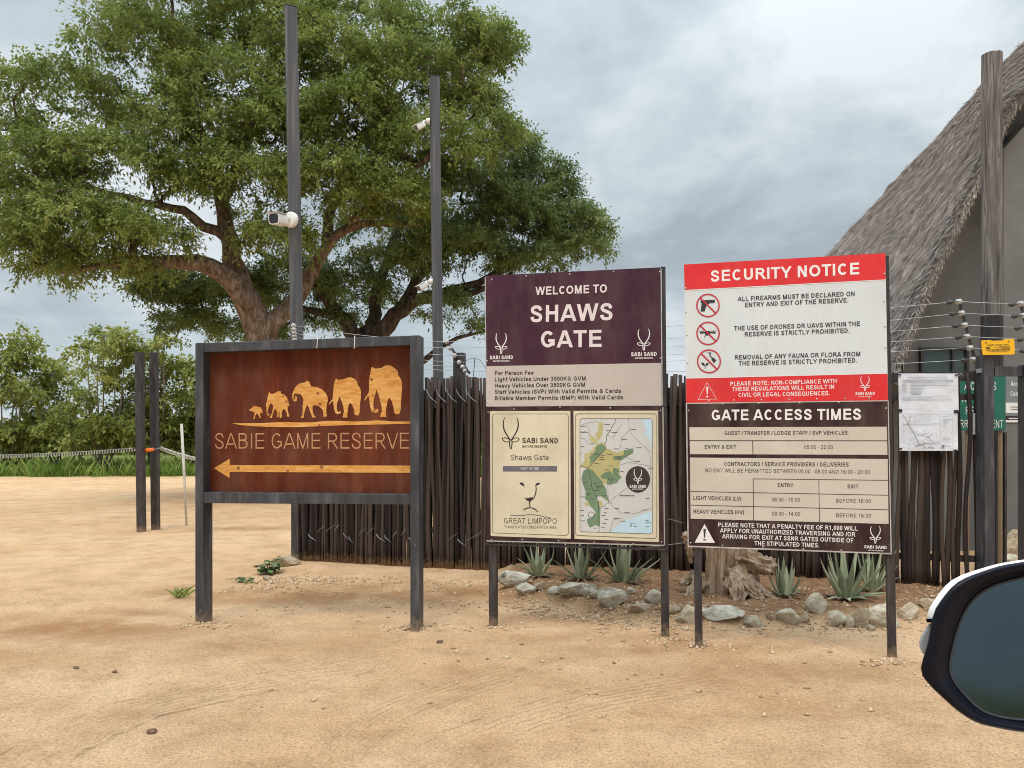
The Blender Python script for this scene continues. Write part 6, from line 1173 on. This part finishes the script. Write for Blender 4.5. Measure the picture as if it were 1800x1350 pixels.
for a in (
    ('largest bluish grey rock, beside the left leg of the welcome board', 903, 1044, 66, 34, 'rockb', 1),
    ('small grey rock leaning on the large bluish one under the leftmost aloe', 925, 1054, 40, 24, 'rockb', 2),
    ('small pale tan rock right of the leftmost grey rocks', 948, 1053, 20, 17, 'rockt', 3),
    ('long flat pale grey rock below the aloe in the middle of the welcome board', 1016, 1064, 74, 26, 'rockb', 4),
    ('upright bluish rock below the rightmost aloe under the welcome board', 1077, 1077, 56, 38, 'rockb', 5),
    ('tiny grey rock touching the upright bluish rock on its right', 1109, 1062, 22, 16, 'rock', 6),
    ('grey rock partly behind the right leg of the welcome board', 1152, 1080, 40, 30, 'rockb', 7),
    ('grey rock behind the left leg of the security board', 1213, 1098, 46, 38, 'rock', 8),
    ('long low bluish rock in front of the tree stump', 1275, 1100, 78, 28, 'rockb', 9),
    ('small squarish rock between the long bluish rock and the tiny tan stone', 1326, 1104, 36, 24, 'rock', 10),
    ('tiny tan stone beside the small squarish rock', 1353, 1099, 16, 15, 'rockt', 11),
    ('rounded tan rock in front of the small aloe', 1389, 1101, 48, 31, 'rock', 12),
    ('tall pale rock left of the large aloe', 1437, 1092, 42, 40, 'rock', 13),
    ('pale wedge rock directly in front of the large aloe', 1476, 1102, 38, 33, 'rock', 14),
    ('tan pointed rock right of the pale wedge rock', 1513, 1104, 44, 41, 'rockt', 15),
    ('broad slanted rock behind the right leg of the security board', 1553, 1103, 66, 44, 'rock', 16),
    ('rightmost pale rock near the car mirror', 1597, 1094, 46, 36, 'rock', 17),
    ('flat tan stone between the rightmost pale rock and the car mirror', 1632, 1084, 34, 22, 'rockt', 18),
    ('small buried rock among pebbles right of the long flat rock', 1128, 1086, 46, 16, 'rockt', 19),
    ('small pale stone wedged between the two middle rocks under the welcome board', 1046, 1068, 22, 16, 'rock', 31),
    ('small grey stone just left of the long flat pale rock', 974, 1058, 26, 15, 'rockb', 32),
    ('half buried stone left of the rock behind the left leg of the security board', 1184, 1091, 30, 18, 'rockt', 33),
    ('little wedge stone touching the long low bluish rock on its left', 1240, 1096, 20, 20, 'rockb', 34),
    ('low flat stone between the rounded tan rock and the tall pale rock', 1414, 1099, 24, 18, 'rockt', 35),
    ('thin pale stone between the pale wedge rock and the tan pointed rock', 1495, 1104, 16, 24, 'rock', 36),
    ('small rounded stone in front of the broad slanted rock', 1533, 1110, 18, 12, 'rockt', 37),
): rock(*a)
for a in (('broad tan boulder at the foot of the building wall by the right edge', 1790, 985, 70, 62, 'rockt', 21, 9.6), ('pale grey boulder just above the car mirror at the right edge', 1780, 992, 36, 22, 'rock', 22, 9.2)): rock(*a, group='boulders at the foot of the building')
rock('sandy rock half buried at the left corner of the pole fence', 500, 1008, 60, 22, 'rockt', 23, 8.9, 'stones at the fence corner'); rock('small pale stone under the leafy weed', 468, 1022, 16, 10, 'rockt', 24, 8.2, 'stones at the fence corner'); rock('small dark stone at the foot of the corner post', 523, 990, 12, 9, 'rock', 25, 9.2, 'stones at the fence corner')

# ------------------------------------------------------------------ aloes
def aloe(label, px, py, leaves, dry, seed_, d=None):
    r_ = np.random.default_rng(seed_); dd = d or EYE * F / (py - HY); c = P(px, py, dd); c[2] = gz(c[:2])
    t = thing('aloe', label, 'aloe', c, 'aloes in the planted bed')
    def lf(mb, az, el0, el1, L0, w0, th, nseg=9):
        pts = []; p = c + np.array([math.cos(az) * .03, math.sin(az) * .03, .01]); st = L0 / nseg
        for i in range(nseg + 1):
            s_ = i / nseg; pts.append(p.copy()); el = el0 + (el1 - el0) * s_ ** 1.3; p = p + st * np.array([math.cos(az) * math.cos(el), math.sin(az) * math.cos(el), math.sin(el)])
        sd_ = np.array([-math.sin(az), math.cos(az), 0]); b = len(mb.v); vs = []
        for i, q in enumerate(pts):
            s_ = i / nseg; tn = pts[min(i + 1, nseg)] - pts[max(i - 1, 0)]; tn /= np.linalg.norm(tn); up = np.cross(sd_, tn); up = -up if up @ np.array([-math.cos(az) * .4, -math.sin(az) * .4, 1]) < 0 else up
            w_ = w0 * (1 - s_ ** 1.5) * (.85 + .3 * min(s_ * 4, 1)) + .0015; tk = th * (1 - s_) + .001
            vs += [q - sd_ * w_ + up * w_ * .35, q + up * w_ * .02, q + sd_ * w_ + up * w_ * .35, q - up * tk + sd_ * w_ * .45, q - up * tk - sd_ * w_ * .45]
        mb.add(vs, [(i * 5 + j, i * 5 + (j + 1) % 5, (i + 1) * 5 + (j + 1) % 5, (i + 1) * 5 + j) for i in range(nseg) for j in range(5)]); return len(mb.v) - b
    mb = MB(); cn = []
    for (az, e0, e1, L0, w0) in leaves: cn.append(lf(mb, math.radians(az), math.radians(e0), math.radians(e1), L0, w0, w0 * .45))
    o = mb.build('rosette', M['aloe'], t, smooth=True); a = o.data.attributes.new('rnd', 'FLOAT', 'POINT'); a.data.foreach_set('value', np.concatenate([np.full(k, r_.uniform(.1, .9)) for k in cn]).astype(np.float32))
    mb = MB()
    for i in range(dry): lf(mb, r_.uniform(math.pi * .9, math.pi * 2.1), math.radians(r_.uniform(5, 25)), math.radians(r_.uniform(-30, -5)), r_.uniform(.14, .26), .016, .003)
    if dry: mb.build('dry_leaves', M['dry'], t, smooth=True)
# leaf: azimuth (180 = left, 270 = towards the viewer), start pitch, end pitch, length, half width
aloe('leftmost aloe, a small rosette with thin arching leaves under the welcome board', 946, 1027, [(185, 40, -10, .30, .022), (178, 52, 30, .26, .026), (200, 70, 62, .36, .028), (150, 78, 78, .30, .028), (20, 75, 95, .34, .022), (0, 50, 100, .36, .020), (330, 60, 55, .22, .026), (280, 70, 75, .24, .034), (240, 62, 60, .24, .032), (215, 30, 0, .16, .022), (340, 20, 40, .16, .020), (100, 80, 85, .33, .026), (60, 70, 70, .28, .024)], 5, 1, 7.95)
aloe('aloe with dark leaning leaves in the middle below the welcome board', 1022, 1033, [(182, 40, 34, .33, .024), (187, 18, 22, .22, .024), (170, 66, 75, .36, .030), (270, 78, 84, .34, .042), (230, 70, 76, .30, .036), (100, 82, 88, .40, .030), (30, 76, 96, .40, .024), (0, 48, 64, .38, .022), (330, 40, 50, .30, .022), (350, 15, 30, .18, .022), (160, 80, 96, .38, .024), (300, 66, 70, .30, .034)], 7, 2, 7.75)
aloe('rightmost aloe under the welcome board with wide spreading green leaves', 1096, 1038, [(180, 38, 33, .42, .026), (186, 55, 60, .36, .032), (175, 68, 84, .40, .032), (275, 78, 82, .40, .048), (235, 66, 80, .34, .042), (90, 82, 84, .44, .034), (40, 74, 88, .42, .030), (355, 46, 40, .36, .040), (2, 30, 42, .42, .028), (335, 58, 62, .28, .042), (200, 22, 14, .22, .024), (345, 12, 70, .26, .022), (130, 78, 95, .42, .028)], 8, 3, 7.6)
aloe('small upright aloe between the tree stump and the large aloe', 1379, 1058, [(180, 50, 96, .30, .024), (190, 72, 90, .32, .026), (265, 80, 86, .27, .046), (225, 72, 82, .26, .040), (315, 72, 84, .27, .042), (80, 84, 88, .34, .034), (20, 74, 92, .33, .024), (0, 40, 92, .22, .024), (340, 24, 60, .16, .022), (200, 24, 40, .16, .022), (130, 80, 92, .33, .024)], 7, 4, 6.95)
aloe('largest aloe, a thick many leaved clump left of the right leg of the security board', 1487, 1062, [(180, 52, 76, .40, .034), (188, 66, 78, .42, .036), (200, 48, 82, .34, .038), (230, 60, 76, .32, .046), (270, 66, 78, .36, .046), (300, 58, 64, .34, .042), (325, 46, 58, .38, .036), (345, 40, 66, .42, .032), (5, 62, 72, .46, .032), (30, 72, 80, .50, .032), (80, 80, 84, .48, .034), (130, 78, 84, .46, .034), (160, 72, 84, .44, .032), (350, 14, 6, .34, .036), (215, 14, -8, .24, .034), (255, 18, -14, .20, .034), (290, 22, -12, .22, .034), (320, 20, 2, .26, .034), (100, 84, 88, .50, .03)], 9, 5, 6.85)
aloe('pale thin leaved aloe hidden behind the largest one at its right', 1532, 1044, [(175, 70, 84, .40, .024), (250, 74, 80, .36, .030), (300, 66, 62, .36, .026), (340, 54, 48, .34, .024), (0, 60, 66, .42, .024), (30, 70, 78, .44, .024), (90, 82, 86, .44, .026), (130, 78, 88, .42, .024), (320, 40, 30, .28, .024)], 4, 6, 7.2)

# ------------------------------------------------------------------ tree stump
st = thing('tree_stump', 'gnarled pale tree stump with flaring roots behind the left leg of the security board', 'stump', P(1285, 0, 7.1) * [1, 1, 0])
c0 = P(1283, 0, 7.15); r_ = np.random.default_rng(5)
nth, nz_ = 120, 44; vs = []
for i in range(nz_ + 1):
    s_ = i / nz_; z = -.05 + .78 * s_; fl = math.exp(-(z + .02) / .15)
    for j in range(nth):
        a = 2 * math.pi * j / nth
        lobe = .0
        for (la, lw, lr) in ((195, .28, .20), (245, .22, .09), (283, .20, .17), (318, .24, .20), (350, .25, .24), (120, .4, .15), (40, .4, .15)):
            dd_ = (math.degrees(a) - la + 180) % 360 - 180; lobe += lr * math.exp(-(math.radians(dd_) / lw) ** 2)
        flute = .020 * math.sin(7 * a + 2.5 * z) + .014 * math.sin(13 * a - 4 * z + 1) + .008 * math.sin(29 * a + 3 * z) + .03 * mnoise.noise(Vector((math.cos(a) * 2, math.sin(a) * 2, z * 3)))
        gro = -.035 * math.exp(-(((math.degrees(a) - 262 + 180) % 360 - 180) / 14) ** 2) * (1 - .3 * s_)
        r = .165 + .05 * s_ + lobe * fl * .95 + lobe * .12 + flute + gro
        vs.append((c0[0] + r * math.cos(a) + .02 * s_, c0[1] + r * .8 * math.sin(a), z + .02 * math.sin(3 * a) * s_))
fs = [(i * nth + j, i * nth + (j + 1) % nth, (i + 1) * nth + (j + 1) % nth, (i + 1) * nth + j) for i in range(nz_) for j in range(nth)] + [tuple(nz_ * nth + j for j in range(nth))]
link('trunk', vs, fs, M['stump'], st, smooth=False)
def knot(pts, rad, nm, n=30, k1=5, k2=11):
    pts = [np.array(q) for q in pts]; t = np.linspace(0, len(pts) - 1, 26); pp = np.stack([np.interp(t, np.arange(len(pts)), [q[k] for q in pts]) for k in range(3)], 1); rr = np.interp(t, np.arange(len(pts)), rad)
    for _ in range(3): pp[1:-1] = .25 * pp[:-2] + .5 * pp[1:-1] + .25 * pp[2:]
    ph = r_.uniform(0, 6.28, 3); mb = MB(); mb.tube(pp, rr, n); v = np.array(mb.v)
    for i in range(26):
        for j in range(n):
            a = 2 * math.pi * j / n; f = 1 + .20 * math.sin(k1 * a + ph[0] + 1.6 * math.sin(i * .3)) + .12 * math.sin(k2 * a + ph[1] + i * .15) + .22 * mnoise.noise(Vector((math.cos(a) * 3, math.sin(a) * 3, i * .35 + ph[2])))
            v[i * n + j] = pp[i] + (v[i * n + j] - pp[i]) * max(f * (.78 + .1 * math.sin(i * .9 + ph[2])), .25)
    link(nm, v, mb.f, M['stump'], st, smooth=False)
S8 = crop(1180, 930, 3.913); q8 = lambda X, Y, d: P(*S8(X, Y), d)
knot([q8(480, 200, 7.05), q8(540, 215, 6.98), q8(600, 235, 6.95), q8(660, 250, 6.95), q8(702, 255, 6.96)], [.10, .105, .10, .092, .075], 'branch_stub')
knot([q8(430, 300, 7.0), q8(455, 400, 6.88), q8(462, 480, 6.80), q8(468, 540, 6.76)], [.11, .095, .065, .03], 'root')
knot([q8(520, 340, 6.98), q8(590, 420, 6.9), q8(680, 470, 6.86), q8(770, 520, 6.8)], [.09, .06, .035, .015], 'root')
knot([q8(470, 300, 6.98), q8(540, 420, 6.85), q8(600, 470, 6.8), q8(640, 475, 6.78)], [.09, .075, .05, .03], 'root')
knot([q8(210, 330, 7.1), q8(150, 420, 7.05), q8(110, 470, 6.98), q8(85, 525, 6.9)], [.09, .05, .04, .02], 'root')
knot([q8(190, 320, 7.15), q8(120, 350, 7.15), q8(60, 380, 7.1)], [.08, .05, .03], 'root')
knot([q8(180, 150, 7.1), q8(140, 90, 7.02), q8(110, 60, 6.98), q8(95, 30, 6.95)], [.07, .06, .05, .03], 'branch_stub'); knot([q8(120, 80, 7.0), q8(125, 150, 7.0), q8(135, 235, 7.02)], [.045, .035, .015], 'bark_flap')

# ------------------------------------------------------------------ weeds
def weed(label, px, py, d, n, L0, w0, hgt, spread, seed_, m='weed', cat='weed', nm='weed'):
    r_ = np.random.default_rng(seed_); c = P(px, py, d); c[2] = gz(c[:2]); t = thing(nm, label, cat, c); st_ = MB(); lv, qd = [], []
    for i in range(n):
        a = r_.uniform(0, 6.28); tip = c + np.array([math.cos(a) * spread * r_.uniform(.2, 1), math.sin(a) * spread * .6, hgt * r_.uniform(.35, 1)]); st_.tube([c, c + (tip - c) * .5 + [0, 0, .02], tip], [.004, .003, .002], 4)
        for k in range(4):
            p = c + (tip - c) * (.4 + .2 * k); a2 = r_.uniform(0, 6.28); dr = np.array([math.cos(a2), math.sin(a2), r_.uniform(-.3, .5)]); dr /= np.linalg.norm(dr); sd_ = np.cross(dr, [0, 0, 1.0]); sd_ /= np.linalg.norm(sd_); l_ = L0 * r_.uniform(.6, 1.2)
            b = len(lv); lv += [p, p + dr * l_ * .35 + sd_ * w0 * l_, p + dr * l_ * .75 + sd_ * w0 * l_ * .8 + [0, 0, -.01], p + dr * l_ + [0, 0, -.02], p + dr * l_ * .75 - sd_ * w0 * l_ * .8 + [0, 0, -.01], p + dr * l_ * .35 - sd_ * w0 * l_]; qd.append(tuple(range(b, b + 6)))
    st_.build('stem', M['weed'], t); link('leaves', lv, qd, M[m], t)
weed('leafy green creeper climbing the bare soil heap at the fence corner', 475, 1018, 8.55, 15, .085, .42, .17, .17, 3)
weed('small trailing green weed at the foot of the fence corner post', 500, 984, 9.0, 10, .06, .4, .12, .16, 6)
weed('low flat weed between the elephant sign and the leafy creeper', 433, 1028, 8.1, 12, .04, .35, .05, .15, 4)
def tuft(label, px, py, d, n, h, seed_):
    global rng
    rng = np.random.default_rng(seed_); c = P(px, py, d); v, q, r = blades(c[:2] + rng.normal(0, .03, (n, 2)), h * .4, h, .003, .7)
    tag(link_np('grass_tuft', v, q, M['grass'], loc=(c[0], c[1], gz(c[:2])), attr={'rnd': r}), label, 'grass tuft')
tuft('tiny grass tuft growing alone just left of the elephant sign', 317, 1050, 7.35, 40, .13, 5)
for i, (px, py, sz, lb) in enumerate(((267, 1287, .022, 'crumpled brown clod on the bare sand at the lower left'), (134, 1173, .016, 'small dark stone on the sand at the left, farther than the crumpled clod'), (202, 1179, .014, 'reddish pebble lying right of the small dark stone'), (773, 1128, .022, 'flat dark clod on the sand just right of the elephant sign'), (682, 1086, .011, 'dark round pebble below the bottom beam of the elephant sign'))):
    d = 2100 / (py - 765); c = P(px, py, d); c[2] = gz(c[:2]); bm = bmesh.new(); bmesh.ops.create_icosphere(bm, subdivisions=2, radius=1)
    vs = [np.array(v.co) * sz * (1 + .35 * mnoise.noise(v.co * 1.9 + Vector((i * 7, 0, 0)))) * [1.2, 1, .65] + c + [0, 0, sz * .35] for v in bm.verts]; fs_ = [tuple(v.index for v in f.verts) for f in bm.faces]; bm.free()
    tag(link('clod', vs, fs_, M['clod'], loc=c), lb, 'clod', 'clods lying on the sand')
# reddish crumbs piled at the foot of the elephant sign post are part of the loose ground

# ------------------------------------------------------------------ the car: its wing mirror, and the piece of door that carries it
cM9 = crop(1560, 930, 3.2125); DM = .86
vr = np.array([(1740 - CX) / F, 1.0, -(1130 - HY) / F]); vr /= np.linalg.norm(vr)
car = thing('car', 'white car at the right edge with only its black framed wing mirror in view', 'car', P(1900, 1300, .95))
def ring(pts, n=72):
    p = smooth2(list(pts) + [pts[0]], 5)[:-1]; p = np.array(p); s_ = np.r_[0, np.cumsum(np.linalg.norm(np.diff(np.r_[p, p[:1]], axis=0), axis=1))]; t = np.linspace(0, s_[-1], n, endpoint=False); q = np.r_[p, p[:1]]
    return np.stack([np.interp(t, s_, q[:, k]) for k in (0, 1)], 1)
OUT = ((771, 186), (640, 208), (520, 246), (430, 282), (368, 325), (310, 395), (268, 460), (248, 540), (230, 640), (206, 720), (188, 800), (205, 838), (250, 892), (320, 958), (400, 1028), (500, 1090), (620, 1122), (771, 1146), (1000, 1160), (1200, 1120), (1330, 1000), (1370, 760), (1350, 480), (1250, 280), (1050, 190))
INN = ((771, 262), (640, 298), (545, 340), (475, 398), (425, 475), (392, 565), (366, 660), (350, 745), (350, 812), (375, 868), (425, 932), (505, 1010), (575, 1050), (660, 1072), (771, 1084), (1000, 1092), (1160, 1050), (1260, 940), (1290, 740), (1270, 520), (1180, 350), (1020, 270))
GLS = ((771, 276), (640, 312), (552, 352), (484, 408), (436, 482), (402, 568), (377, 662), (361, 745), (361, 808), (385, 860), (433, 922), (510, 1000), (580, 1038), (660, 1059), (771, 1071), (1000, 1080), (1150, 1040), (1248, 932), (1278, 740), (1258, 525), (1170, 360), (1015, 284))
def m3(q, d): return P(*cM9(*q), d)
ro, ri, rg = ring(OUT), ring(INN), ring(GLS); n = 72
def al(a, b):                            # start both rings at the same bearing
    k = np.argmin(np.linalg.norm(b - a[0], axis=1)); return np.roll(b, -k, axis=0)
ri = al(ro, ri); rg = al(ro, rg)
cen = ro.mean(0); sh = lambda r, k: cen + (r - cen) * k
def loft(rings, nm, m, parent, caps=(False, True), smooth=True):
    vs = [p for r in rings for p in r]; k = len(rings); fs_ = [(i * n + j, i * n + (j + 1) % n, (i + 1) * n + (j + 1) % n, (i + 1) * n + j) for i in range(k - 1) for j in range(n)]
    if caps[1]: fs_.append(tuple((k - 1) * n + j for j in range(n)))
    return link(nm, vs, fs_, m, parent, smooth=smooth)
R3 = lambda r, d: [m3(q, d) for q in r]
mir = loft([R3(ri, DM + .012), R3(ri * .6 + ro * .4, DM + .002), R3(ri * .25 + ro * .75, DM - .002), R3(sh(ro, .992), DM), R3(sh(ro, 1.0), DM + .004), R3(sh(ro, 1.004), DM + .012), R3(sh(ro, .985), DM + .03)], 'wing_mirror', M['bezel'], car, (False, False))

# the silvered glass, leaning back a little so it looks at the sky behind the car
gtilt = lambda q: DM + .028 + (q[1] - cen[1]) * -.000033
gl = [m3(q, gtilt(q)) for q in rg]
rm = lambda k, dz: [m3(q, gtilt(q) + dz) for q in sh(rg, k)]
loft([rm(1.045, .004), rm(1.035, -.004), rm(1.01, -.005), rm(.995, -.001), rm(.992, .003)], 'glass_rim', M['bezel2'], mir, (False, False))
loft([R3(ri, DM + .011), R3(ri, DM + .075)], 'recess', M['bezel'], mir, (False, True))
link('mirror_glass', gl + [p + np.array([0, .004, 0]) for p in gl], [tuple(range(n))], M['mirror'], mir)
# painted shell behind the bezel: slightly taller than the bezel along the top edge
def shell_r(k, up, left):
    o = sh(ro, k).copy(); top = np.clip((cen[1] - o[:, 1]) / 400, 0, 1); lf = np.clip((cen[0] - 120 - o[:, 0]) / 300, 0, 1); hi = o[:, 1] < 505
    o[:, 1] -= up * top; o[:, 0] -= left * lf * hi; return o
loft([R3(shell_r(.985, 4, 10), DM + .020), R3(shell_r(1.0, 14, 34), DM + .024), R3(shell_r(.995, 16, 36), DM + .05), R3(shell_r(.93, 8, 18), DM + .11), R3(shell_r(.8, 0, 0), DM + .15), R3(sh(ro, .3), DM + .165)], 'mirror_cap', M['cap_white'], mir)
LN = [(240, 528), (216, 560), (190, 600), (178, 640), (184, 672), (198, 705), (226, 720), (262, 640), (270, 540)]
mb = MB(); mb.poly([m3(q, DM + .022) for q in LN], [m3(q, DM + .06) for q in LN]); mb.build('indicator_lens', M['lens'], mir, bevel=.003)
mb = MB(); mb.poly([m3(q, DM + .018) for q in ((216, 506), (262, 506), (262, 528), (222, 528))], [m3(q, DM + .08) for q in ((216, 506), (262, 506), (262, 528), (222, 528))]); mb.build('seam_trim', M['bezel'], mir)
mb = MB(); a = m3((1250, 1000), DM + .07); mb.tube([a, a + [.06, .03, -.02], a + [.13, .05, -.05]], [.045, .04, .055], 12); mb.build('mirror_arm', M['bezel'], car, smooth=True)
# door skin below and beside the picture
b0 = a + np.array([.13, .05, -.05]); ax = np.array([.94, .34, 0]); nr = np.array([-.34, .94, 0])
mb = MB(); s0 = b0 - ax * .35; e0 = b0 + ax * .9
pr = [(-.02, .0), (.03, -.03), (.05, -.12), (.055, -.35), (.03, -.65)]
ringA = [s0 + nr * x + [0, 0, z] for x, z in pr] + [s0 + nr * (x - .05) + [0, 0, z] for x, z in pr[::-1]]; mb.poly(ringA, [p + (e0 - s0) for p in ringA]); mb.build('door', M['cap_white'], car, bevel=.006)

for o_ in bpy.data.objects:
    if '_o' in o_: del o_['_o']
